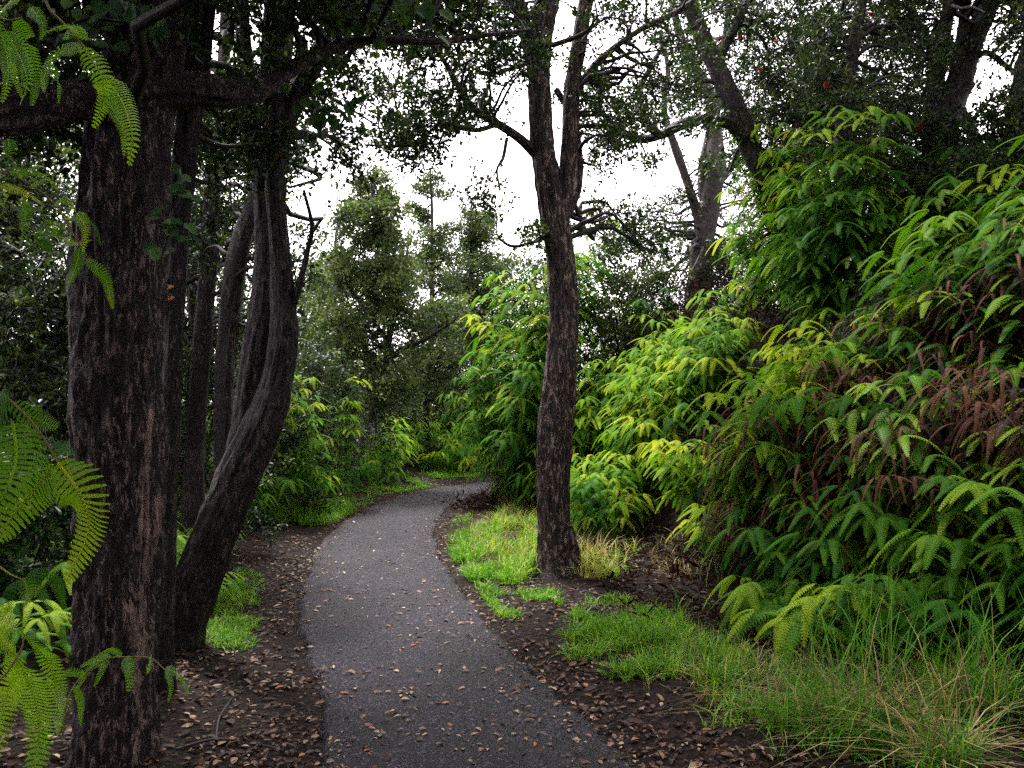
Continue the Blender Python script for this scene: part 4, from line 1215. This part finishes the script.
def litter(n, fn, size, seed, tone):
    q2 = np.random.default_rng(seed)
    g = Geo()
    xy = fn(q2, n)
    z = path_top(xy[:, 0], xy[:, 1]) + q2.uniform(.0, .012, len(xy))
    a = q2.uniform(0, 6.283, len(xy))
    D = np.stack([np.cos(a), np.sin(a), q2.normal(0, .22, len(xy))], -1)
    N = unit(q2.normal(0, .28, (len(xy), 3)) + [0, 0, 1])
    L = q2.uniform(*size, len(xy)) * np.exp(q2.normal(-.05, .28, len(xy))) * np.where(path_rel(xy[:, 0], xy[:, 1])[0] < 0, .8, 1)
    el = path_rel(xy[:, 0], xy[:, 1])[0]
    tn = np.clip(.20 * (el < 0) + .07 + q2.beta(1.5, 1.9, len(xy)) * (tone[1] - tone[0]) + tone[0], 0, 1)
    leaves(g, np.concatenate([xy, z[:, None]], 1), D, N, L, L * q2.uniform(.35, .6, len(xy)), tn, True)
    return g
def edge_pts(q2, n):
    xy = np.stack([q2.uniform(-5, 6, n), 3.3 + 15 * q2.uniform(0, 1, n) ** 1.5], -1)
    e, s, v = path_rel(xy[:, 0], xy[:, 1])
    pr = np.where(e < 0, .055 + .45 * np.exp(e / .11), np.where(s > 0, np.maximum(1.0 * np.exp(-(np.maximum(e - .30, 0)) / .5), .42 * (e < v + .3)), .9 * np.exp(-np.maximum(e - .7, 0) / .8)))
    drift = vnoise(np.stack([xy[:, 0] * 2.6, xy[:, 1] * 2.6, xy[:, 0] * 0], -1), 61)
    return xy[q2.uniform(0, 1, n) < pr * np.clip(2.8 * drift - .3, .3, 2)]
tag(litter(95000, edge_pts, (.02, .052), 71, (.0, 1.0)).obj('leaf_litter', M_LITTER), kind='stuff')

def stick(pxs, dlist, r, label, seed, lift=.012):
    pts = on_ground([p[0] for p in pxs], [p[1] for p in pxs])
    pts[:, 2] += lift + np.array(dlist)
    c = catmull(pts, 8)
    o0 = pts[0].copy()
    g = Geo()
    tube(g, c - o0, np.linspace(r, r * .45, len(c)), 7, .5, .12, seed)
    m = len(c) // 2
    tube(g, catmull([c[m] - o0, c[m] - o0 + [.06, .05, .02], c[m] - o0 + [.12, .16, .01]], 5), np.linspace(r * .5, r * .25, 11), 5)
    o = g.obj('fallen_twig', M_TWIG, None, True)
    o.location = o0
    tag(o, label, 'twig')
stick([(176, 752), (215, 744), (250, 747), (285, 752)], [0, .01, .005, 0], .008, 'long thin stick on the soil at the bottom left of the path', 1)
stick([(216, 744), (219, 725), (228, 712), (232, 700)], [0, .02, .03, .0], .006, 'bent reddish twig standing out of the litter left of the path', 2)
stick([(700, 600), (730, 596), (765, 600)], [0, .03, .02], .008, 'dark stick on the shaded soil under the fern bank', 3)
stick([(585, 592), (610, 600), (640, 603)], [0, .01, .0], .007, 'broken stick on the soil right of the forked tree', 4)

# ------------------------------------------------------------------ fern fronds close to the viewer, at the left edge
def near_fern(label, d, stem, leaflets, mat, tone=.5, stem_px=3):
    root = P(*stem[0], d)
    t = thing('fern_frond', root, label, 'fern', None, True)
    g = Geo()
    c = catmull([P(x, y, d) for x, y in stem], 8)
    tube(g, c, np.linspace(stem_px, stem_px * .5, len(c)) * d / FPX / 2, 7, .6)
    g.obj('stem', M_STIPE, t, True)
    q3 = np.random.default_rng(int(stem[0][0] + 977 + d * 10))
    for pts, wpx, *dz in leaflets:
        dd = d + (dz[0] if dz else q3.uniform(-.05, .05))
        m = len(pts)
        ctrl = [P(x, y, dd + .06 * math.sin(k * 1.3 + wpx)) for k, (x, y) in enumerate(pts)]
        c = catmull(ctrl, 40)
        Lc = np.concatenate([[0], np.cumsum(np.linalg.norm(np.diff(c, axis=0), axis=1))])
        wid = wpx * dd / FPX
        n = int(np.clip(Lc[-1] / (wid * (.13 if wpx > 28 else .19)), 12, 44))
        ss = np.linspace(0, Lc[-1], n + 1)
        c = np.stack([np.interp(ss, Lc, c[:, k]) for k in range(3)], -1)
        dirs = unit(np.gradient(c, axis=0))
        nrm = unit(np.array([q3.normal(0, .22), -1.0, .35 + q3.normal(0, .15)]))
        g = Geo()
        comb(g, c, dirs, nrm, wid * 1.15, tone + q3.normal(0, .07), 1, .70 if wpx > 28 else .6)
        g.obj('leaflet', mat, t)
    return t

near_fern('bright green fern frond hanging at the top left in front of the thickest trunk', 1.7,
          [(38, -30), (48, 6), (64, 24), (84, 47), (97, 62), (106, 80)],
          [([(84, 48), (103, 80), (101, 108), (93, 128)], 23), ([(105, 78), (122, 102), (132, 135), (129, 166)], 27), ([(82, 48), (60, 50), (46, 68), (44, 93)], 19),
           ([(88, 38), (68, 27), (50, 30), (40, 38)], 14), ([(106, 80), (111, 105), (122, 130), (124, 156)], 14, .08), ([(70, 26), (80, 36), (92, 40)], 9), ([(48, 66), (58, 80), (59, 104)], 12, .07),
           ([(66, 40), (74, 26), (88, 34)], 12, .06)], M_FERN_LIT, .48)
near_fern('cluster of drooping fern leaflets in the top left corner', 1.6,
          [(-60, -10), (-20, 10), (6, 20), (22, 18)],
          [([(-2, 26), (6, 50), (8, 78), (2, 103)], 20), ([(6, 32), (20, 58), (27, 82), (20, 105)], 21), ([(16, 18), (28, 44), (36, 76), (32, 106)], 18, .1), ([(8, 40), (13, 70), (22, 98)], 12, .12),
           ([(30, 8), (42, 22), (41, 40)], 15, .05), ([(20, 0), (8, 4), (-4, 18)], 17), ([(0, 8), (-14, 40), (-12, 90)], 22)], M_FERN_LIT, .46)
near_fern('loose spray of small fern leaflets at the left edge below the horizontal limb', 1.9,
          [(-30, 168), (0, 172), (30, 184), (55, 205), (72, 232), (84, 252), (92, 262)],
          [([(24, 200), (25, 225), (19, 248)], 16), ([(46, 220), (56, 232), (66, 252)], 10), ([(77, 213), (85, 228), (83, 252)], 15), ([(80, 246), (76, 266), (68, 286)], 14), ([(86, 260), (104, 276), (113, 309)], 13),
           ([(42, 226), (40, 242), (37, 260)], 10, .06), ([(10, 173), (34, 172), (56, 184)], 11), ([(0, 186), (22, 192), (42, 204)], 10), ([(30, 186), (48, 180), (58, 190)], 10), ([(82, 216), (94, 226), (101, 246)], 6),
           ([(8, 140), (10, 154), (6, 166)], 16, .05), ([(55, 204), (66, 200), (76, 212)], 10), ([(48, 228), (48, 246), (50, 262)], 10, .08), ([(66, 238), (76, 244), (92, 240)], 8), ([(-10, 176), (-4, 200), (-8, 230)], 15)], M_FERN, .62, 2.2)
near_fern('broad green fern frond with combed leaflets at the left edge beside the thickest trunk', 1.8,
          [(10, 400), (30, 420), (45, 440), (58, 463)],
          [([(58, 463), (80, 494), (88, 530), (66, 583)], 48), ([(53, 466), (32, 492), (6, 524), (-14, 548)], 50, .05), ([(13, 424), (16, 458), (6, 490), (-14, 524)], 52, -.05), ([(10, 400), (-10, 420), (-30, 462)], 44),
           ([(12, 404), (34, 418), (58, 428)], 26, .1), ([(50, 452), (62, 446), (76, 456)], 14, .1)], M_FERN, .42, 3)
near_fern('dim fern frond low at the left edge between the two bright ones', 2.3,
          [(-10, 560), (10, 574), (24, 580)],
          [([(24, 578), (27, 592), (26, 608)], 20), ([(26, 578), (48, 574), (66, 588)], 16), ([(20, 580), (10, 594), (8, 612)], 16), ([(28, 580), (40, 592), (52, 612)], 14)], M_FERN_DARK, .45, 2.5)
near_fern('large bright green fern frond in the bottom left corner', 1.4,
          [(-30, 700), (0, 680), (20, 652), (24, 636)],
          [([(22, 632), (44, 656), (58, 690), (60, 716)], 31, .05), ([(22, 668), (36, 705), (38, 745), (28, 800)], 43), ([(18, 654), (8, 690), (-4, 735)], 38, .04), ([(-10, 604), (2, 616), (17, 632)], 26, .06),
           ([(-20, 640), (-2, 640), (16, 650)], 30, .08), ([(0, 690), (-8, 740), (-20, 780)], 40, .08)], M_FERN_LIT, .62, 3)  # tone raised to make up for the little light reaching this frond
near_fern('slender young fern sprig reaching right across the foot of the thickest trunk', 2.5,
          [(62, 740), (67, 702), (80, 679), (104, 660), (123, 657), (150, 658), (165, 670)],
          [([(126, 657), (130, 674), (128, 692)], 15), ([(166, 670), (171, 686), (168, 703)], 9), ([(166, 668), (179, 676), (188, 693)], 9), ([(110, 655), (96, 659), (80, 667)], 9), ([(106, 660), (101, 672), (94, 687)], 9),
           ([(122, 655), (110, 650), (98, 654)], 8), ([(76, 686), (80, 704), (80, 726)], 11), ([(150, 657), (150, 664), (147, 674)], 9), ([(84, 676), (72, 672), (62, 676)], 10), ([(70, 698), (60, 712), (58, 735)], 14),
           ([(104, 661), (90, 668), (76, 690)], 9, .06)], M_FERN_LIT, .42, 2.2)

# ------------------------------------------------------------------ small things on the trunks
def round_leaves(pts, size, q2, g):
    pts = np.asarray(pts)
    n = len(pts)
    D = unit(np.stack([q2.normal(0, 1, n), q2.normal(0, .5, n), q2.normal(-.3, .7, n)], -1))
    N = unit(np.stack([q2.normal(0, .4, n), -np.ones(n), q2.normal(.5, .4, n)], -1))
    L = size * q2.uniform(.7, 1.2, n)
    leaves(g, pts, D, N, L, L * .8, q2.uniform(.2, .9, n), True)

q4 = np.random.default_rng(123)
vine = thing('climbing_vine', P(165, 250, 3.5), 'small vine with round leaves clinging to the thickest trunk below the limb', 'vine', None, True)
g = Geo()
vp = catmull([P(158, 262, 3.50), P(168, 236, 3.49), P(172, 214, 3.50), P(182, 196, 3.52), P(186, 178, 3.55)], 8)
tube(g, vp, np.full(len(vp), .004), 5)
g.obj('stem', M_TWIG, vine)
g = Geo()
round_leaves(vp[q4.integers(4, len(vp), 26)] + q4.normal(0, .035, (26, 3)) * [1, .3, 1] + [0, -.03, 0], .062, q4, g)
g.obj('foliage', M_ROUND, vine)

def spray(label, stem, d, n, size, seed, spread):
    q5 = np.random.default_rng(seed)
    t = thing('leafy_twig', P(*stem[0], d), label, 'twig', None, True)
    c = catmull([P(x, y, d) for x, y in stem], 8)
    g = Geo()
    tube(g, c, np.linspace(.008, .003, len(c)), 6)
    pts = c[q5.integers(2, len(c), n)] + q5.normal(0, spread, (n, 3))
    sticks(g, c[((pts[:, None] - c[None]) ** 2).sum(-1).argmin(1)], pts, .0022)
    g.obj('stem', M_TWIG, t)
    g = Geo()
    round_leaves(pts, size, q5, g)
    g.obj('foliage', M_ROUND, t)
spray('overhanging twig of large round leaves at the top, left of the forked tree', [(300, 10), (335, 8), (365, 4), (400, 12), (425, 20)], 4.2, 70, .085, 1, .085)
spray('twig of round leaves hanging right of the twin-stemmed tree below the branch', [(292, 84), (306, 98), (318, 112), (335, 104), (350, 92)], 4.9, 44, .075, 2, .065)
spray('twig of dark round leaves along the top of the horizontal limb', [(60, 30), (90, 18), (130, 22), (160, 10)], 3.3, 50, .07, 3, .07)

def fungus(px, py, d, r, label, seed):
    q6 = np.random.default_rng(seed)
    me = Geo()
    u, v = np.meshgrid(np.linspace(0, math.pi, 13), np.linspace(-.5, .5, 7) * math.pi, indexing='ij')
    rr = 1 + .12 * (vnoise(np.stack([u.ravel() * 2, v.ravel() * 2, u.ravel() * 0 + seed], -1), seed).reshape(u.shape) - .5) * 2
    V = np.stack([np.cos(u) * np.cos(v) * r * rr, -np.sin(u) * np.cos(v) * r * .85 * rr + .01, np.sin(v) * r * .42 * rr + .008 * np.cos(u * 2)], -1)
    i, j = np.meshgrid(np.arange(12), np.arange(6), indexing='ij')
    me.add(V.reshape(-1, 3), np.stack([i * 7 + j, i * 7 + j + 1, (i + 1) * 7 + j + 1, (i + 1) * 7 + j], -1), .3 + .7 * (np.sin(v.ravel()) > 0))
    o = me.obj('bracket_fungus', M_FUNGUS, None, True)
    o.location = P(px, py, d)
    tag(o, label, 'fungus')
fungus(168, 288, 4.53, .030, 'upper of two small orange bracket fungi on the slim trunk', 1)
fungus(169, 299, 4.53, .026, 'lower of two small orange bracket fungi on the slim trunk', 2)
for px, py, d, lab in ((269, 125, 5.2, 'pale orange dead leaf caught on the twin-stemmed tree, the upper one'), (279, 151, 5.2, 'orange dead leaf caught on the twin-stemmed tree below the paler one')):
    o = leaf_obj(P(px, py, d), .09, M_ORANGE, lab)
    o.rotation_euler = (1.2, .5, .4 + px)

for px, py, d in ((760, 71, 10.4), (741, 38, 10.4), (776, 42, 10.6), (871, 15, 9.0), (827, 85, 9.2), (919, 127, 9.6), (720, 40, 10.6)):
    q7 = np.random.default_rng(int(px))
    g = Geo()
    c = P(px, py, d - .5)
    dr = unit(q7.normal(0, 1, (70, 3)) + [0, 0, .4])
    sticks(g, np.repeat(c[None], 70, 0), c + dr * .045, .0022)
    g.obj('blossom', M_RED, T4)
